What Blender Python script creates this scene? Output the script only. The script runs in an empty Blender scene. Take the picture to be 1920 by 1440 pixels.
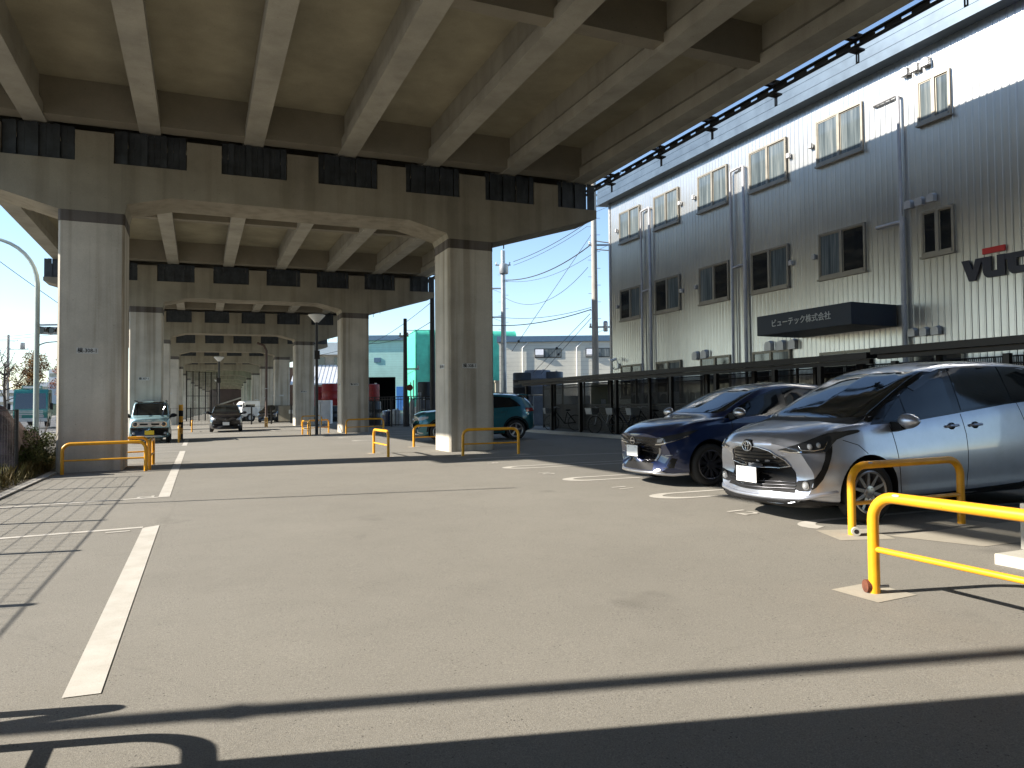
import bpy, bmesh, math, random
from mathutils import Vector, Matrix, Euler
from mathutils.bvhtree import BVHTree
random.seed(7)
R = math.radians
SC = bpy.context.scene
COL = SC.collection

# ---------------------------------------------------------------- camera
cam_d = bpy.data.cameras.new("camera")
cam_d.sensor_width = 36.0
cam_d.lens = 25.125
cam_d.clip_end = 3000
cam = bpy.data.objects.new("camera", cam_d)
COL.objects.link(cam)
YAW, PITCH, ROLL, CAM_H = 0.4132, 0.0306, 0.0085, 1.327
_f = Vector((math.sin(YAW) * math.cos(PITCH), math.cos(YAW) * math.cos(PITCH), math.sin(PITCH)))
_r = Vector((math.cos(YAW), -math.sin(YAW), 0))
_u = _r.cross(_f)
_r2 = _r * math.cos(ROLL) - _u * math.sin(ROLL)
_u2 = _u * math.cos(ROLL) + _r * math.sin(ROLL)
cam.matrix_world = Matrix(((_r2.x, _u2.x, -_f.x, 0), (_r2.y, _u2.y, -_f.y, 0), (_r2.z, _u2.z, -_f.z, CAM_H), (0, 0, 0, 1)))
SC.camera = cam

# ---------------------------------------------------------------- sky and sun
SUN_EL = R(30.1)
SUN_TO = Vector((-0.9585, 0.285, 0)).normalized()          # horizontal direction towards the sun
world = bpy.data.worlds.new("World")
SC.world = world
world.use_nodes = True
wn = world.node_tree
wn.nodes.clear()
sky = wn.nodes.new("ShaderNodeTexSky")
sky.sky_type = 'NISHITA'
sky.sun_disc = False
sky.sun_elevation = SUN_EL
sky.sun_rotation = math.atan2(SUN_TO.x, SUN_TO.y)
sky.altitude = 10
sky.air_density = 1.0
sky.dust_density = 0.15
sky.ozone_density = 2.0
bg = wn.nodes.new("ShaderNodeBackground")
bg.inputs[1].default_value = 0.095
wo = wn.nodes.new("ShaderNodeOutputWorld")
wn.links.new(sky.outputs[0], bg.inputs[0])
wn.links.new(bg.outputs[0], wo.inputs[0])
sun_d = bpy.data.lights.new("sun", 'SUN')
sun_d.energy = 4.6
sun_d.angle = R(0.53)
sun_d.color = (1.0, 0.93, 0.82)
sun = bpy.data.objects.new("sun", sun_d)
COL.objects.link(sun)
_dir = Vector((-SUN_TO.x * math.cos(SUN_EL), -SUN_TO.y * math.cos(SUN_EL), -math.sin(SUN_EL)))
sun.rotation_euler = _dir.to_track_quat('-Z', 'Y').to_euler()
sun.location = (-40, 20, 40)
SC.view_settings.view_transform = 'Standard'
SC.view_settings.look = 'None'
SC.view_settings.exposure = 1.4
SC.view_settings.gamma = 1
SC.cycles.max_bounces = 8
SC.cycles.diffuse_bounces = 5
SC.cycles.glossy_bounces = 4
SC.cycles.transparent_max_bounces = 16
SC.cycles.use_denoising = True
SC.cycles.sample_clamp_indirect = 6

# ---------------------------------------------------------------- helpers
def lerp(a, b, t): return a + (b - a) * t
def G(u):                                   # height of the gently sloping car park
    return 0.018 * max(-8.0, min(16.0, u))

def build_root(name, loc=(0, 0, 0), rot=(0, 0, 0)):
    o = bpy.data.objects.new(name, None)
    o.empty_display_size = 0.3
    COL.objects.link(o)
    o.location = loc
    o.rotation_euler = rot
    return o

def tag(o, label=None, cat=None, group=None, kind=None):
    if label: o["label"] = label
    if cat: o["category"] = cat
    if group: o["group"] = group
    if kind: o["kind"] = kind
    return o

def thing(name, label, cat, loc=(0, 0, 0), rot=(0, 0, 0), group=None):
    return tag(build_root(name, loc, rot), label, cat, group)

def copy_tree(o, parent=None):
    c = o.copy()
    COL.objects.link(c)
    if parent is not None: c.parent = parent
    for ch in list(o.children): copy_tree(ch, c)
    return c

def rootmat(o):
    M = Matrix.Identity(4)
    while o is not None:
        M = Matrix.LocRotScale(o.location, o.rotation_euler, o.scale) @ M
        o = o.parent
    return M

class MB:
    """collects shapes into one bmesh, then links them as one mesh object"""
    def __init__(s): s.bm = bmesh.new()
    def face(s, pts):
        vs = [s.bm.verts.new(p) for p in pts]
        return s.bm.faces.new(vs)
    def box(s, x0, y0, z0, x1, y1, z1, bev=0):
        r = bmesh.ops.create_cube(s.bm, size=1)
        vs = r['verts']
        for v in vs:
            v.co = Vector((lerp(x0, x1, v.co.x + .5), lerp(y0, y1, v.co.y + .5), lerp(z0, z1, v.co.z + .5)))
        if bev:
            es = list({e for v in vs for e in v.link_edges})
            bmesh.ops.bevel(s.bm, geom=es, offset=bev, segments=2, affect='EDGES', profile=0.6)
        return s
    def hexa(s, p):                         # eight corners: bottom 4, top 4
        v = [s.bm.verts.new(q) for q in p]
        for f in ((3, 2, 1, 0), (4, 5, 6, 7), (0, 1, 5, 4), (1, 2, 6, 5), (2, 3, 7, 6), (3, 0, 4, 7)):
            s.bm.faces.new([v[i] for i in f])
        return s
    def obox(s, c, size, ang=0, bev=0):     # box turned about z, c = centre of the base
        r = bmesh.ops.create_cube(s.bm, size=1)
        M = Matrix.Translation(Vector(c) + Vector((0, 0, size[2] / 2))) @ Matrix.Rotation(ang, 4, 'Z') @ Matrix.Diagonal((*size, 1))
        bmesh.ops.transform(s.bm, matrix=M, verts=r['verts'])
        if bev:
            es = list({e for v in r['verts'] for e in v.link_edges})
            bmesh.ops.bevel(s.bm, geom=es, offset=bev, segments=2, affect='EDGES', profile=0.6)
        return s
    def cyl(s, a, b, r0, r1=None, n=12, cap=True):
        a, b = Vector(a), Vector(b)
        r1 = r0 if r1 is None else r1
        d = b - a
        r = bmesh.ops.create_cone(s.bm, cap_ends=cap, segments=n, radius1=r0, radius2=max(r1, 1e-4), depth=d.length)
        q = Vector((0, 0, 1)).rotation_difference(d.normalized())
        bmesh.ops.transform(s.bm, matrix=Matrix.Translation((a + b) / 2) @ q.to_matrix().to_4x4(), verts=r['verts'])
        return s
    def tube(s, pts, r, n=10, closed=False, r_end=None):
        pts = [Vector(p) for p in pts]
        rings = []
        m = len(pts)
        up = None
        for i, p in enumerate(pts):
            if closed: t = (pts[(i + 1) % m] - pts[i - 1])
            else: t = pts[min(i + 1, m - 1)] - pts[max(i - 1, 0)]
            t.normalize()
            if up is None:
                up = Vector((0, 0, 1)) if abs(t.z) < 0.9 else Vector((1, 0, 0))
            side = t.cross(up).normalized()
            up = side.cross(t).normalized()
            rr = r if r_end is None else lerp(r, r_end, i / (m - 1))
            rings.append([s.bm.verts.new(p + (side * math.cos(2 * math.pi * k / n) + up * math.sin(2 * math.pi * k / n)) * rr) for k in range(n)])
        for i in range(m if closed else m - 1):
            A, B = rings[i], rings[(i + 1) % m]
            for k in range(n):
                s.bm.faces.new((A[k], A[(k + 1) % n], B[(k + 1) % n], B[k]))
        if not closed:
            s.bm.faces.new(rings[0][::-1]); s.bm.faces.new(rings[-1])
        return s
    def prism(s, poly, axis, a, b):         # polygon in the plane across `axis`, extruded a..b
        def P(p, t):
            return {'y': (p[0], t, p[1]), 'x': (t, p[0], p[1]), 'z': (p[0], p[1], t)}[axis]
        A = [s.bm.verts.new(P(p, a)) for p in poly]
        B = [s.bm.verts.new(P(p, b)) for p in poly]
        n = len(poly)
        fs = [s.bm.faces.new(A[::-1]), s.bm.faces.new(B)]
        for i in range(n):
            fs.append(s.bm.faces.new((A[i], A[(i + 1) % n], B[(i + 1) % n], B[i])))
        return s
    def lathe(s, prof, c=(0, 0, 0), n=24, axis='z'):
        rings = []
        for r, h in prof:
            ring = []
            for k in range(n):
                t = 2 * math.pi * k / n
                a, b = r * math.cos(t), r * math.sin(t)
                q = {'z': (a, b, h), 'y': (a, h, b), 'x': (h, a, b)}[axis]
                ring.append(s.bm.verts.new(Vector(c) + Vector(q)))
            rings.append(ring)
        for A, B in zip(rings, rings[1:]):
            for k in range(n):
                s.bm.faces.new((A[k], A[(k + 1) % n], B[(k + 1) % n], B[k]))
        s.bm.faces.new(rings[0][::-1]); s.bm.faces.new(rings[-1])
        return s
    def ball(s, c, rad, sub=2):
        r = bmesh.ops.create_icosphere(s.bm, subdivisions=sub, radius=1)
        rad = (rad,) * 3 if not hasattr(rad, '__len__') else rad
        bmesh.ops.transform(s.bm, matrix=Matrix.Translation(c) @ Matrix.Diagonal((*rad, 1)), verts=r['verts'])
        return s
    def build(s, name, mat, parent=None, world=False, smooth=False, ang=35, keep=False, fix=True):
        me = bpy.data.meshes.new(name)
        if fix: bmesh.ops.recalc_face_normals(s.bm, faces=s.bm.faces[:])
        if world and parent is not None:
            bmesh.ops.transform(s.bm, matrix=rootmat(parent).inverted(), verts=s.bm.verts[:])
        if smooth:
            for f in s.bm.faces: f.smooth = True
            for e in s.bm.edges:
                if len(e.link_faces) == 2 and e.calc_face_angle(0) > R(ang): e.smooth = False
        s.bm.to_mesh(me)
        s.bm.free()
        for m in (mat if isinstance(mat, (list, tuple)) else [mat]): me.materials.append(m)
        o = bpy.data.objects.new(name, me)
        COL.objects.link(o)
        if parent is not None: o.parent = parent
        return o

def struct(o, label=None): return tag(o, label, None, None, 'structure')

# ---------------------------------------------------------------- materials
def principled(name, col, rough=0.6, metal=0.0, spec=0.5):
    m = bpy.data.materials.new(name)
    m.use_nodes = True
    p = m.node_tree.nodes["Principled BSDF"]
    p.inputs["Base Color"].default_value = (*col, 1)
    p.inputs["Roughness"].default_value = rough
    p.inputs["Metallic"].default_value = metal
    p.inputs["Specular IOR Level"].default_value = spec
    return m, m.node_tree, p

def N(nt, t, **kw):
    n = nt.nodes.new(t)
    for k, v in kw.items(): setattr(n, k, v)
    return n

def mapped(nt, scale, rot=(0, 0, 0), space='Position'):
    if space == 'Position':
        g = N(nt, "ShaderNodeNewGeometry").outputs["Position"]
    else:
        g = N(nt, "ShaderNodeTexCoord").outputs["Object"]
    mp = N(nt, "ShaderNodeMapping")
    mp.inputs["Scale"].default_value = scale
    mp.inputs["Rotation"].default_value = rot
    nt.links.new(g, mp.inputs[0])
    return mp.outputs[0]

def noise(nt, vec, scale, detail=4, rough=0.55):
    n = N(nt, "ShaderNodeTexNoise")
    n.inputs["Scale"].default_value = scale
    n.inputs["Detail"].default_value = detail
    n.inputs["Roughness"].default_value = rough
    nt.links.new(vec, n.inputs["Vector"])
    return n.outputs["Fac"]

def ramp(nt, fac, stops):
    r = N(nt, "ShaderNodeValToRGB")
    e = r.color_ramp.elements
    while len(e) > len(stops): e.remove(e[-1])
    while len(e) < len(stops): e.new(0.5)
    for q, (p, c) in zip(e, stops):
        q.position = p
        q.color = (*c, 1) if hasattr(c, '__len__') else (c, c, c, 1)
    nt.links.new(fac, r.inputs[0])
    return r.outputs[0]

def mul(nt, a, b, fac=1.0, mode='MULTIPLY'):
    m = N(nt, "ShaderNodeMixRGB", blend_type=mode)
    m.inputs[0].default_value = fac
    for i, x in ((1, a), (2, b)):
        if hasattr(x, 'links') or hasattr(x, 'is_linked'): nt.links.new(x, m.inputs[i])
        else: m.inputs[i].default_value = (*x, 1)
    return m.outputs[0]

def bump(nt, p, h, strength=0.3, dist=0.01):
    b = N(nt, "ShaderNodeBump")
    b.inputs["Strength"].default_value = strength
    b.inputs["Distance"].default_value = dist
    nt.links.new(h, b.inputs["Height"])
    nt.links.new(b.outputs[0], p.inputs["Normal"])

def simple(name, col, rough=0.6, metal=0.0, var=0.12, scale=3.0, bmp=0.0, bscale=60, spec=0.5):
    m, nt, p = principled(name, col, rough, metal, spec)
    v = mapped(nt, (1, 1, 1))
    n1 = noise(nt, v, scale, 6, 0.65)
    c = ramp(nt, n1, [(0.3, 1 - var * 1.6), (0.7, 1.0 + var * 0.4)])
    nt.links.new(mul(nt, (*col,), c), p.inputs["Base Color"])
    rr = N(nt, "ShaderNodeMapRange")
    rr.inputs["To Min"].default_value = max(0.02, rough - 0.08)
    rr.inputs["To Max"].default_value = min(1, rough + 0.1)
    nt.links.new(n1, rr.inputs[0])
    nt.links.new(rr.outputs[0], p.inputs["Roughness"])
    if bmp: bump(nt, p, noise(nt, v, bscale, 3), bmp, 0.004)
    return m

def concrete(name, col, streak=0.0, seed=0, blotch=0.25):
    m, nt, p = principled(name, col, 0.88, 0, 0.25)
    v = mapped(nt, (1, 1, 1))
    c = ramp(nt, noise(nt, v, 0.9, 6, 0.6), [(0.3, 1 - blotch), (0.72, 1.06)])
    c2 = ramp(nt, noise(nt, v, 45, 3, 0.7), [(0.25, 0.88), (0.75, 1.06)])
    x = mul(nt, (*col,), c)
    x = mul(nt, x, c2)
    if streak:
        vs = mapped(nt, (2.2, 2.2, 0.07))
        s1 = ramp(nt, noise(nt, vs, 1.5, 3, 0.5), [(0.36, (0.42, 0.37, 0.30)), (0.52, (0.94, 0.93, 0.92)), (0.7, (1.04, 1.04, 1.04))])
        x = mul(nt, x, s1, streak)
        vs2 = mapped(nt, (7, 7, 0.35))
        s2 = ramp(nt, noise(nt, vs2, 1.3, 3, 0.5), [(0.26, (0.5, 0.45, 0.38)), (0.40, (1, 1, 1))])
        x = mul(nt, x, s2, streak * 0.5)
    # bug holes
    vo = N(nt, "ShaderNodeTexVoronoi")
    vo.inputs["Scale"].default_value = 5
    nt.links.new(v, vo.inputs["Vector"])
    h = ramp(nt, vo.outputs["Distance"], [(0.035, (0.3, 0.28, 0.25)), (0.06, (1, 1, 1))])
    x = mul(nt, x, h, 0.55)
    nt.links.new(x, p.inputs["Base Color"])
    bump(nt, p, noise(nt, v, 70, 4, 0.7), 0.25, 0.004)
    return m

def asphalt():
    m, nt, p = principled("asphalt", (0.2, 0.19, 0.18), 0.9, 0, 0.3)
    v = mapped(nt, (1, 1, 1))
    base = ramp(nt, noise(nt, v, 0.35, 6, 0.6), [(0.3, (0.196, 0.184, 0.160)), (0.7, (0.228, 0.214, 0.186))])
    st = ramp(nt, noise(nt, mapped(nt, (1, 1, 1), (0, 0, 0.4)), 1.7, 7, 0.7), [(0.28, 0.93), (0.5, 1.0), (0.75, 1.03)])
    x = mul(nt, base, st)
    g = ramp(nt, noise(nt, v, 170, 2, 0.8), [(0.24, 0.30), (0.40, 0.86), (0.60, 1.06), (0.78, 1.7)])
    x = mul(nt, x, g)
    g2 = ramp(nt, noise(nt, v, 75, 4, 0.75), [(0.25, 0.74), (0.5, 1.0), (0.78, 1.2)])
    x = mul(nt, x, g2, 0.8)
    # dark pits between the stones and a few oil spots
    vo = N(nt, "ShaderNodeTexVoronoi")
    vo.inputs["Scale"].default_value = 38
    nt.links.new(v, vo.inputs["Vector"])
    pit = ramp(nt, vo.outputs["Distance"], [(0.10, 0.22), (0.22, 1.0)])
    mask = ramp(nt, noise(nt, v, 6, 4, 0.7), [(0.48, 0.0), (0.62, 1.0)])
    mm = N(nt, "ShaderNodeMixRGB", blend_type='MULTIPLY')
    nt.links.new(mask, mm.inputs[0]); nt.links.new(x, mm.inputs[1]); nt.links.new(pit, mm.inputs[2])
    x = mm.outputs[0]
    oil = ramp(nt, noise(nt, mapped(nt, (1, 1.0, 1)), 0.9, 3, 0.5), [(0.24, 0.72), (0.32, 1.0)])
    x = mul(nt, x, oil, 0.8)
    # fine cracks
    cv = N(nt, "ShaderNodeTexVoronoi", feature='DISTANCE_TO_EDGE')
    cv.inputs["Scale"].default_value = 0.22
    wob = N(nt, "ShaderNodeMixRGB", blend_type='ADD'); wob.inputs[0].default_value = 0.35
    nz = N(nt, "ShaderNodeTexNoise"); nz.inputs["Scale"].default_value = 1.3; nz.inputs["Detail"].default_value = 6
    nt.links.new(v, nz.inputs["Vector"]); nt.links.new(v, wob.inputs[1]); nt.links.new(nz.outputs["Color"], wob.inputs[2])
    nt.links.new(wob.outputs[0], cv.inputs["Vector"])
    cr = ramp(nt, cv.outputs["Distance"], [(0.0006, 0.6), (0.002, 1.0)])
    x = mul(nt, x, cr, 0.16)
    nt.links.new(x, p.inputs["Base Color"])
    bump(nt, p, noise(nt, v, 210, 2, 0.7), 0.45, 0.006)
    return m

def paint_line():
    m, nt, p = principled("road_paint", (0.55, 0.53, 0.48), 0.75, 0, 0.3)
    v = mapped(nt, (1, 1, 1))
    c = ramp(nt, noise(nt, v, 3.0, 7, 0.7), [(0.3, (0.40, 0.375, 0.33)), (0.7, (0.52, 0.495, 0.45))])
    g = ramp(nt, noise(nt, v, 150, 2, 0.8), [(0.28, (0.5, 0.48, 0.44)), (0.40, (1, 1, 1))])
    nt.links.new(mul(nt, c, g, 0.75), p.inputs["Base Color"])
    bump(nt, p, noise(nt, v, 180, 2), 0.3, 0.004)
    return m

def car_paint(name, col, metal=0.6, rough=0.32):
    m, nt, p = principled(name, col, rough, metal, 0.5)
    v = mapped(nt, (1, 1, 1), space='Object')
    fl = ramp(nt, noise(nt, v, 900, 1, 0.5), [(0.3, 0.82), (0.7, 1.12)])
    x = mul(nt, (*col,), fl, 0.5)
    dirt = ramp(nt, noise(nt, v, 5, 6, 0.7), [(0.3, 0.9), (0.7, 1.03)])
    nt.links.new(mul(nt, x, dirt), p.inputs["Base Color"])
    p.inputs["Coat Weight"].default_value = 1.0
    p.inputs["Coat Roughness"].default_value = 0.04
    return m

def glass(name, col=(0.012, 0.014, 0.016), ior=1.55, rough=0.02):
    m, nt, p = principled(name, col, rough, 0, 0.5)
    p.inputs["IOR"].default_value = ior
    v = mapped(nt, (1, 1, 1), space='Object')
    rr = ramp(nt, noise(nt, v, 4, 5, 0.6), [(0.35, rough), (0.75, rough + 0.06)])
    nt.links.new(rr, p.inputs["Roughness"])
    return m

def tube_yellow():
    m, nt, p = principled("yellow_paint", (0.78, 0.36, 0.012), 0.38, 0, 0.5)
    v = mapped(nt, (1, 1, 1))
    c = ramp(nt, noise(nt, v, 6, 6, 0.65), [(0.3, (0.66, 0.29, 0.010)), (0.7, (0.84, 0.40, 0.014))])
    rst = ramp(nt, noise(nt, v, 38, 5, 0.7), [(0.27, (0.20, 0.09, 0.03)), (0.32, (1, 1, 1))])
    nt.links.new(mul(nt, c, rst), p.inputs["Base Color"])
    return m

M = {}
M['asphalt'] = asphalt()
M['line'] = paint_line()
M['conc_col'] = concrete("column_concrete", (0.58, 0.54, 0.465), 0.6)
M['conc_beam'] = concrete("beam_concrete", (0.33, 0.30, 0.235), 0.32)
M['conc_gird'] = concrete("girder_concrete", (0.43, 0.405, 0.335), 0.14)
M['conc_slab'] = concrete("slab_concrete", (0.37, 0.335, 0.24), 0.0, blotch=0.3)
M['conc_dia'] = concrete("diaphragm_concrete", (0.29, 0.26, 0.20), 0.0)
M['stain'] = concrete("stained_band", (0.15, 0.135, 0.125), 0.8)
M['conc_light'] = concrete("pale_concrete", (0.50, 0.48, 0.42), 0.0)
M['conc_kerb'] = concrete("kerb_concrete", (0.46, 0.44, 0.40), 0.0)
M['screen'] = simple("screen_steel", (0.07, 0.08, 0.092), 0.55, 0.6, 0.3)
M['yellow'] = tube_yellow()
M['dark_steel'] = simple("dark_brown_steel", (0.03, 0.026, 0.024), 0.5, 0.3, 0.25)
M['black'] = simple("black_plastic", (0.012, 0.012, 0.013), 0.6, 0, 0.2, spec=0.22)
M['gloss_black'] = simple("gloss_black", (0.010, 0.010, 0.011), 0.12, 0, 0.1)
M['rubber'] = simple("tyre_rubber", (0.018, 0.018, 0.018), 0.8, 0, 0.2)
M['chrome'] = simple("chrome", (0.72, 0.72, 0.73), 0.12, 1.0, 0.05)
M['alloy'] = simple("alloy", (0.50, 0.50, 0.51), 0.3, 0.9, 0.1)
M['alloy_dark'] = simple("dark_alloy", (0.10, 0.10, 0.11), 0.35, 0.9, 0.1)
M['lamp_lens'] = glass("lamp_lens", (0.30, 0.31, 0.32), 1.5, 0.05)
M['lamp_dark'] = glass("lamp_housing", (0.03, 0.032, 0.035), 1.6, 0.06)
M['glass'] = glass("car_glass", (0.010, 0.012, 0.014), 1.5, 0.015)
M['glass_clear'] = glass("screen_glass", (0.012, 0.015, 0.017), 2.0, 0.012)
M['white_plate'] = simple("number_plate", (0.78, 0.79, 0.78), 0.5, 0, 0.04)
M['yellow_plate'] = simple("yellow_number_plate", (0.72, 0.50, 0.02), 0.5, 0, 0.04)
M['red'] = simple("red_paint", (0.55, 0.012, 0.012), 0.45, 0, 0.1)
M['redlamp'] = glass("tail_lamp", (0.25, 0.01, 0.01), 1.5, 0.08)
M['silver'] = car_paint("silver_paint", (0.48, 0.51, 0.59), 0.75, 0.34)
M['blue'] = car_paint("navy_paint", (0.006, 0.018, 0.075), 0.3, 0.3)
M['teal'] = car_paint("teal_paint", (0.010, 0.125, 0.155), 0.35, 0.3)
M['kei_blue'] = car_paint("pale_blue_paint", (0.30, 0.47, 0.50), 0.3, 0.35)
M['car_black'] = car_paint("black_paint", (0.010, 0.010, 0.014), 0.2, 0.25)
M['car_white'] = car_paint("white_paint", (0.72, 0.73, 0.73), 0.0, 0.4)
M['galv'] = simple("galvanised_steel", (0.42, 0.43, 0.44), 0.45, 0.7, 0.15)
M['pole_grey'] = concrete("pole_concrete", (0.40, 0.38, 0.35), 0.2)
M['pole_dark'] = simple("dark_pole", (0.035, 0.03, 0.028), 0.7, 0, 0.3)
M['wire'] = simple("cable", (0.03, 0.03, 0.032), 0.6, 0, 0.1)
# ================================================================ ground, road, kerbs, markings
def sheet(name, us, vs, mat, h=0.0):
    b = MB()
    rows = [[b.bm.verts.new((u, v, G(u) + h)) for u in us] for v in vs]
    for A, B in zip(rows, rows[1:]):
        for i in range(len(us) - 1):
            b.bm.faces.new((A[i], A[i + 1], B[i + 1], B[i]))
    return struct(b.build(name, mat))

def flat(name, polys, mat, h=0.004):
    b = MB()
    for poly in polys:
        b.face([(u, v, G(u) + h) for u, v in poly])
    for f in b.bm.faces:
        if f.normal.z < 0: f.normal_flip()
    return struct(b.build(name, mat, fix=False))

def strip(path, ws):
    """flat band along a path, as quads"""
    out = []
    n = len(path)
    L = []
    for i, p in enumerate(path):
        a, c = path[max(i - 1, 0)], path[min(i + 1, n - 1)]
        d = Vector((c[0] - a[0], c[1] - a[1])).normalized()
        nrm = Vector((-d.y, d.x))
        w = ws[i] if hasattr(ws, '__len__') else ws
        L.append((Vector(p) + nrm * w / 2, Vector(p) - nrm * w / 2))
    for (a, b_), (c, d) in zip(L, L[1:]):
        out.append([tuple(a), tuple(b_), tuple(d), tuple(c)])
    return out

sheet("ground", [-900, -200, -60, -8, 16, 60, 200, 900], [-300, -40, 0, 30, 80, 200, 500, 1500], M['asphalt'])

m_soil = simple("verge_soil", (0.075, 0.06, 0.038), 0.95, 0, 0.35, 2.5, 0.6, 25)
m_road = simple("road_asphalt", (0.085, 0.085, 0.088), 0.85, 0, 0.2, 0.8, 0.3, 120)
sheet("verge", [-6.2, -2.98], [-12, 5, 20, 42], m_soil, 0.03)
sheet("road", [-26, -8.4], [-60, 10, 60, 260], m_road, 0.004)
flat("road_line", strip([(-17.2, -40), (-17.2, 240)], 0.15) + strip([(-9.0, -40), (-9.0, 240)], 0.15) + [[(-16.9, 39.5), (-9.4, 39.5), (-9.4, 40.0), (-16.9, 40.0)], [(-16.9, 58.0), (-9.4, 58.0), (-9.4, 58.4), (-16.9, 58.4)]], M['line'], 0.008)
# kerb along the left edge of the car park and a low one under the cycle shed
b = MB()
for k in range(20):
    y0 = -10 + k * 1.42
    b.box(-2.97, y0, -0.12, -2.80, y0 + 1.41, G(-2.9) + 0.03, 0.008)
struct(b.build("kerb", M['conc_kerb']))
b = MB()
for k in range(15):
    t = k / 14
    u0, u1 = 13.1, 13.3
    b.box(12.55, -2 + k * 2.2, 0.0, 12.75, -2 + k * 2.2 + 2.19, G(12.6) + 0.12, 0.01)
struct(b.build("kerb", M['conc_kerb']))

# painted bay lines on the left
flat("parking_line", [[(-0.575, 3.91), (-0.415, 3.89), (-0.405, 9.17), (-0.57, 9.06)]], M['line'])
flat("parking_line", strip([(-0.572, 9.11), (-2.79, 9.20)], 0.10), M['line'])
flat("parking_line", [[(-0.555, 12.08), (-0.395, 12.06), (-0.375, 24.8), (-0.535, 24.7)]], M['line'])
flat("parking_line", strip([(-0.556, 12.09), (-2.79, 12.15)], 0.10), M['line'])
flat("parking_line", strip([(-0.536, 24.72), (-2.79, 24.9)], 0.10), M['line'])
flat("parking_line", [[(-0.545, 28.4), (-0.385, 28.4), (-0.375, 34.5), (-0.535, 34.5)]], M['line'])
flat("parking_line", strip([(-0.546, 28.45), (-2.6, 28.5)], 0.10), M['line'])
flat("parking_line", [[(0.2, 39.0), (2.9, 39.0), (2.9, 39.16), (0.2, 39.16)]], M['line'])
for uu in (3.6, 5.2):
    flat("parking_line", strip([(uu, 44.0), (uu + 0.25, 40.5)], 0.12), M['line'])
# hairpin bay dividers on the right
def hairpin(vc, u0=5.57, u1=10.6, cut=False, slope=-0.125):
    pts, ws = [], []
    def add(u, dv, w):
        pts.append((u, vc + dv + slope * (u - u0))); ws.append(w)
    for k in range(9): add(lerp(u1, u0 + 0.42, k / 8), 0.25, 0.085)
    for k in range(1, 13):
        a = math.pi * k / 13
        if cut and a > 2.0: break
        add(u0 + 0.42 - 0.40 * math.sin(a), 0.25 * math.cos(a), 0.085 + 0.10 * math.sin(a))
    if not cut:
        for k in range(9): add(lerp(u0 + 0.42, u1, k / 8), -0.25, 0.085)
    flat("parking_line", strip(pts, ws), M['line'])
hairpin(13.02); hairpin(10.46); hairpin(7.96); hairpin(5.36, cut=True)
flat("parking_line", strip([(5.66, 15.55), (6.0, 15.62), (6.5, 15.5), (8.5, 14.97), (10.4, 14.4)], [0.16, 0.12, 0.09, 0.085, 0.085]), M['line'])
for vv in (26.4, 29.2, 31.8, 34.0): hairpin(vv, u0=5.2, u1=9.5, slope=-0.2)

def text_mesh(name, body, size, M4, mat, parent=None, extrude=0.0, align='CENTER', sx=1.0, bold=0.0):
    c = bpy.data.curves.new(name, 'FONT')
    c.body = body
    c.size = size
    c.extrude = extrude
    c.offset = bold
    c.align_x = align
    c.align_y = 'CENTER'
    c.resolution_u = 2
    o = bpy.data.objects.new(name, c)
    COL.objects.link(o)
    bpy.context.view_layer.update()
    me = bpy.data.meshes.new_from_object(o.evaluated_get(bpy.context.evaluated_depsgraph_get()))
    bpy.data.objects.remove(o)
    bpy.data.curves.remove(c)
    me.transform(M4 @ Matrix.Diagonal((sx, 1, 1, 1)))
    me.materials.clear()
    me.materials.append(mat)
    me.name = name
    r = bpy.data.objects.new(name, me)
    COL.objects.link(r)
    if parent is not None: r.parent = parent
    return r

def bay_number(s, u, v, side=1, size=0.33):
    # read from the aisle: up points away from it
    M4 = Matrix(((0, side, 0, u), (-side, 0, 0, v), (0.0, 0.018 * side, 1, G(u) + 0.005), (0, 0, 0, 1)))
    struct(text_mesh("bay_number", s, size, M4, M['line'], sx=1.25, bold=0.006))
bay_number("12", 5.62, 6.40); bay_number("11", 5.72, 9.05); bay_number("10", 5.74, 11.62); bay_number("9", 5.76, 14.22)
bay_number("1", -0.79, 8.92, -1); bay_number("2", -0.72, 12.25, -1)

# concrete pads round the foot of the hoop guards (flush with the asphalt)
def pad(u, v, s=0.30, a=0.6):
    c, n = math.cos(a) * s / 1.414, math.sin(a) * s / 1.414
    return [(u + c, v + n), (u - n, v + c), (u - c, v - n), (u + n, v - c)]
m_pad = concrete("footing_concrete", (0.40, 0.365, 0.30), 0.0)
flat("paved_patch", [pad(4.09, 3.41, 0.36, 0.8), pad(5.60, 4.86, 0.5, 0.4), pad(6.95, 4.73, 0.42, 0.8), pad(5.96, 16.6, 0.36, 0.8), pad(7.28, 16.06, 0.36, 0.8), pad(4.34, 19.2, 0.34, 0.8), pad(5.98, 21.1, 0.34, 0.8), pad(4.33, 17.62, 0.34, 0.8)], m_pad, 0.003)
flat("paved_patch", [[(5.80, 4.66), (6.05, 3.95), (7.9, 3.8), (8.0, 4.5)]], m_pad, 0.003)

# ================================================================ viaduct
BAY = 16.0
V0 = 18.14
def shift(v): return 4.6 * (max(0.0, v - 74) / 130.0) ** 2
CU = (-2.19, 6.77)
GU = [2.32 + 2.245 * (k - 3.5) for k in range(8)]
GU[0] = -5.30
def zr(u): return 6.877 + 0.0175 * u        # bearing seats
def zt(u): return 7.545 + 0.013 * u         # tops of the blocks between them
def zg(u): return 7.675 + 0.0175 * u        # underside of the girders
def zs(u): return 8.53 + 0.017 * u          # underside of the deck slab

def column_poly(u0, v0, w, c):
    return [(u0 - w + c, v0), (u0 + w - c, v0), (u0 + w, v0 + c), (u0 + w, v0 + 2 * w - c), (u0 + w - c, v0 + 2 * w), (u0 - w + c, v0 + 2 * w), (u0 - w, v0 + 2 * w - c), (u0 - w, v0 + c)]

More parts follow.
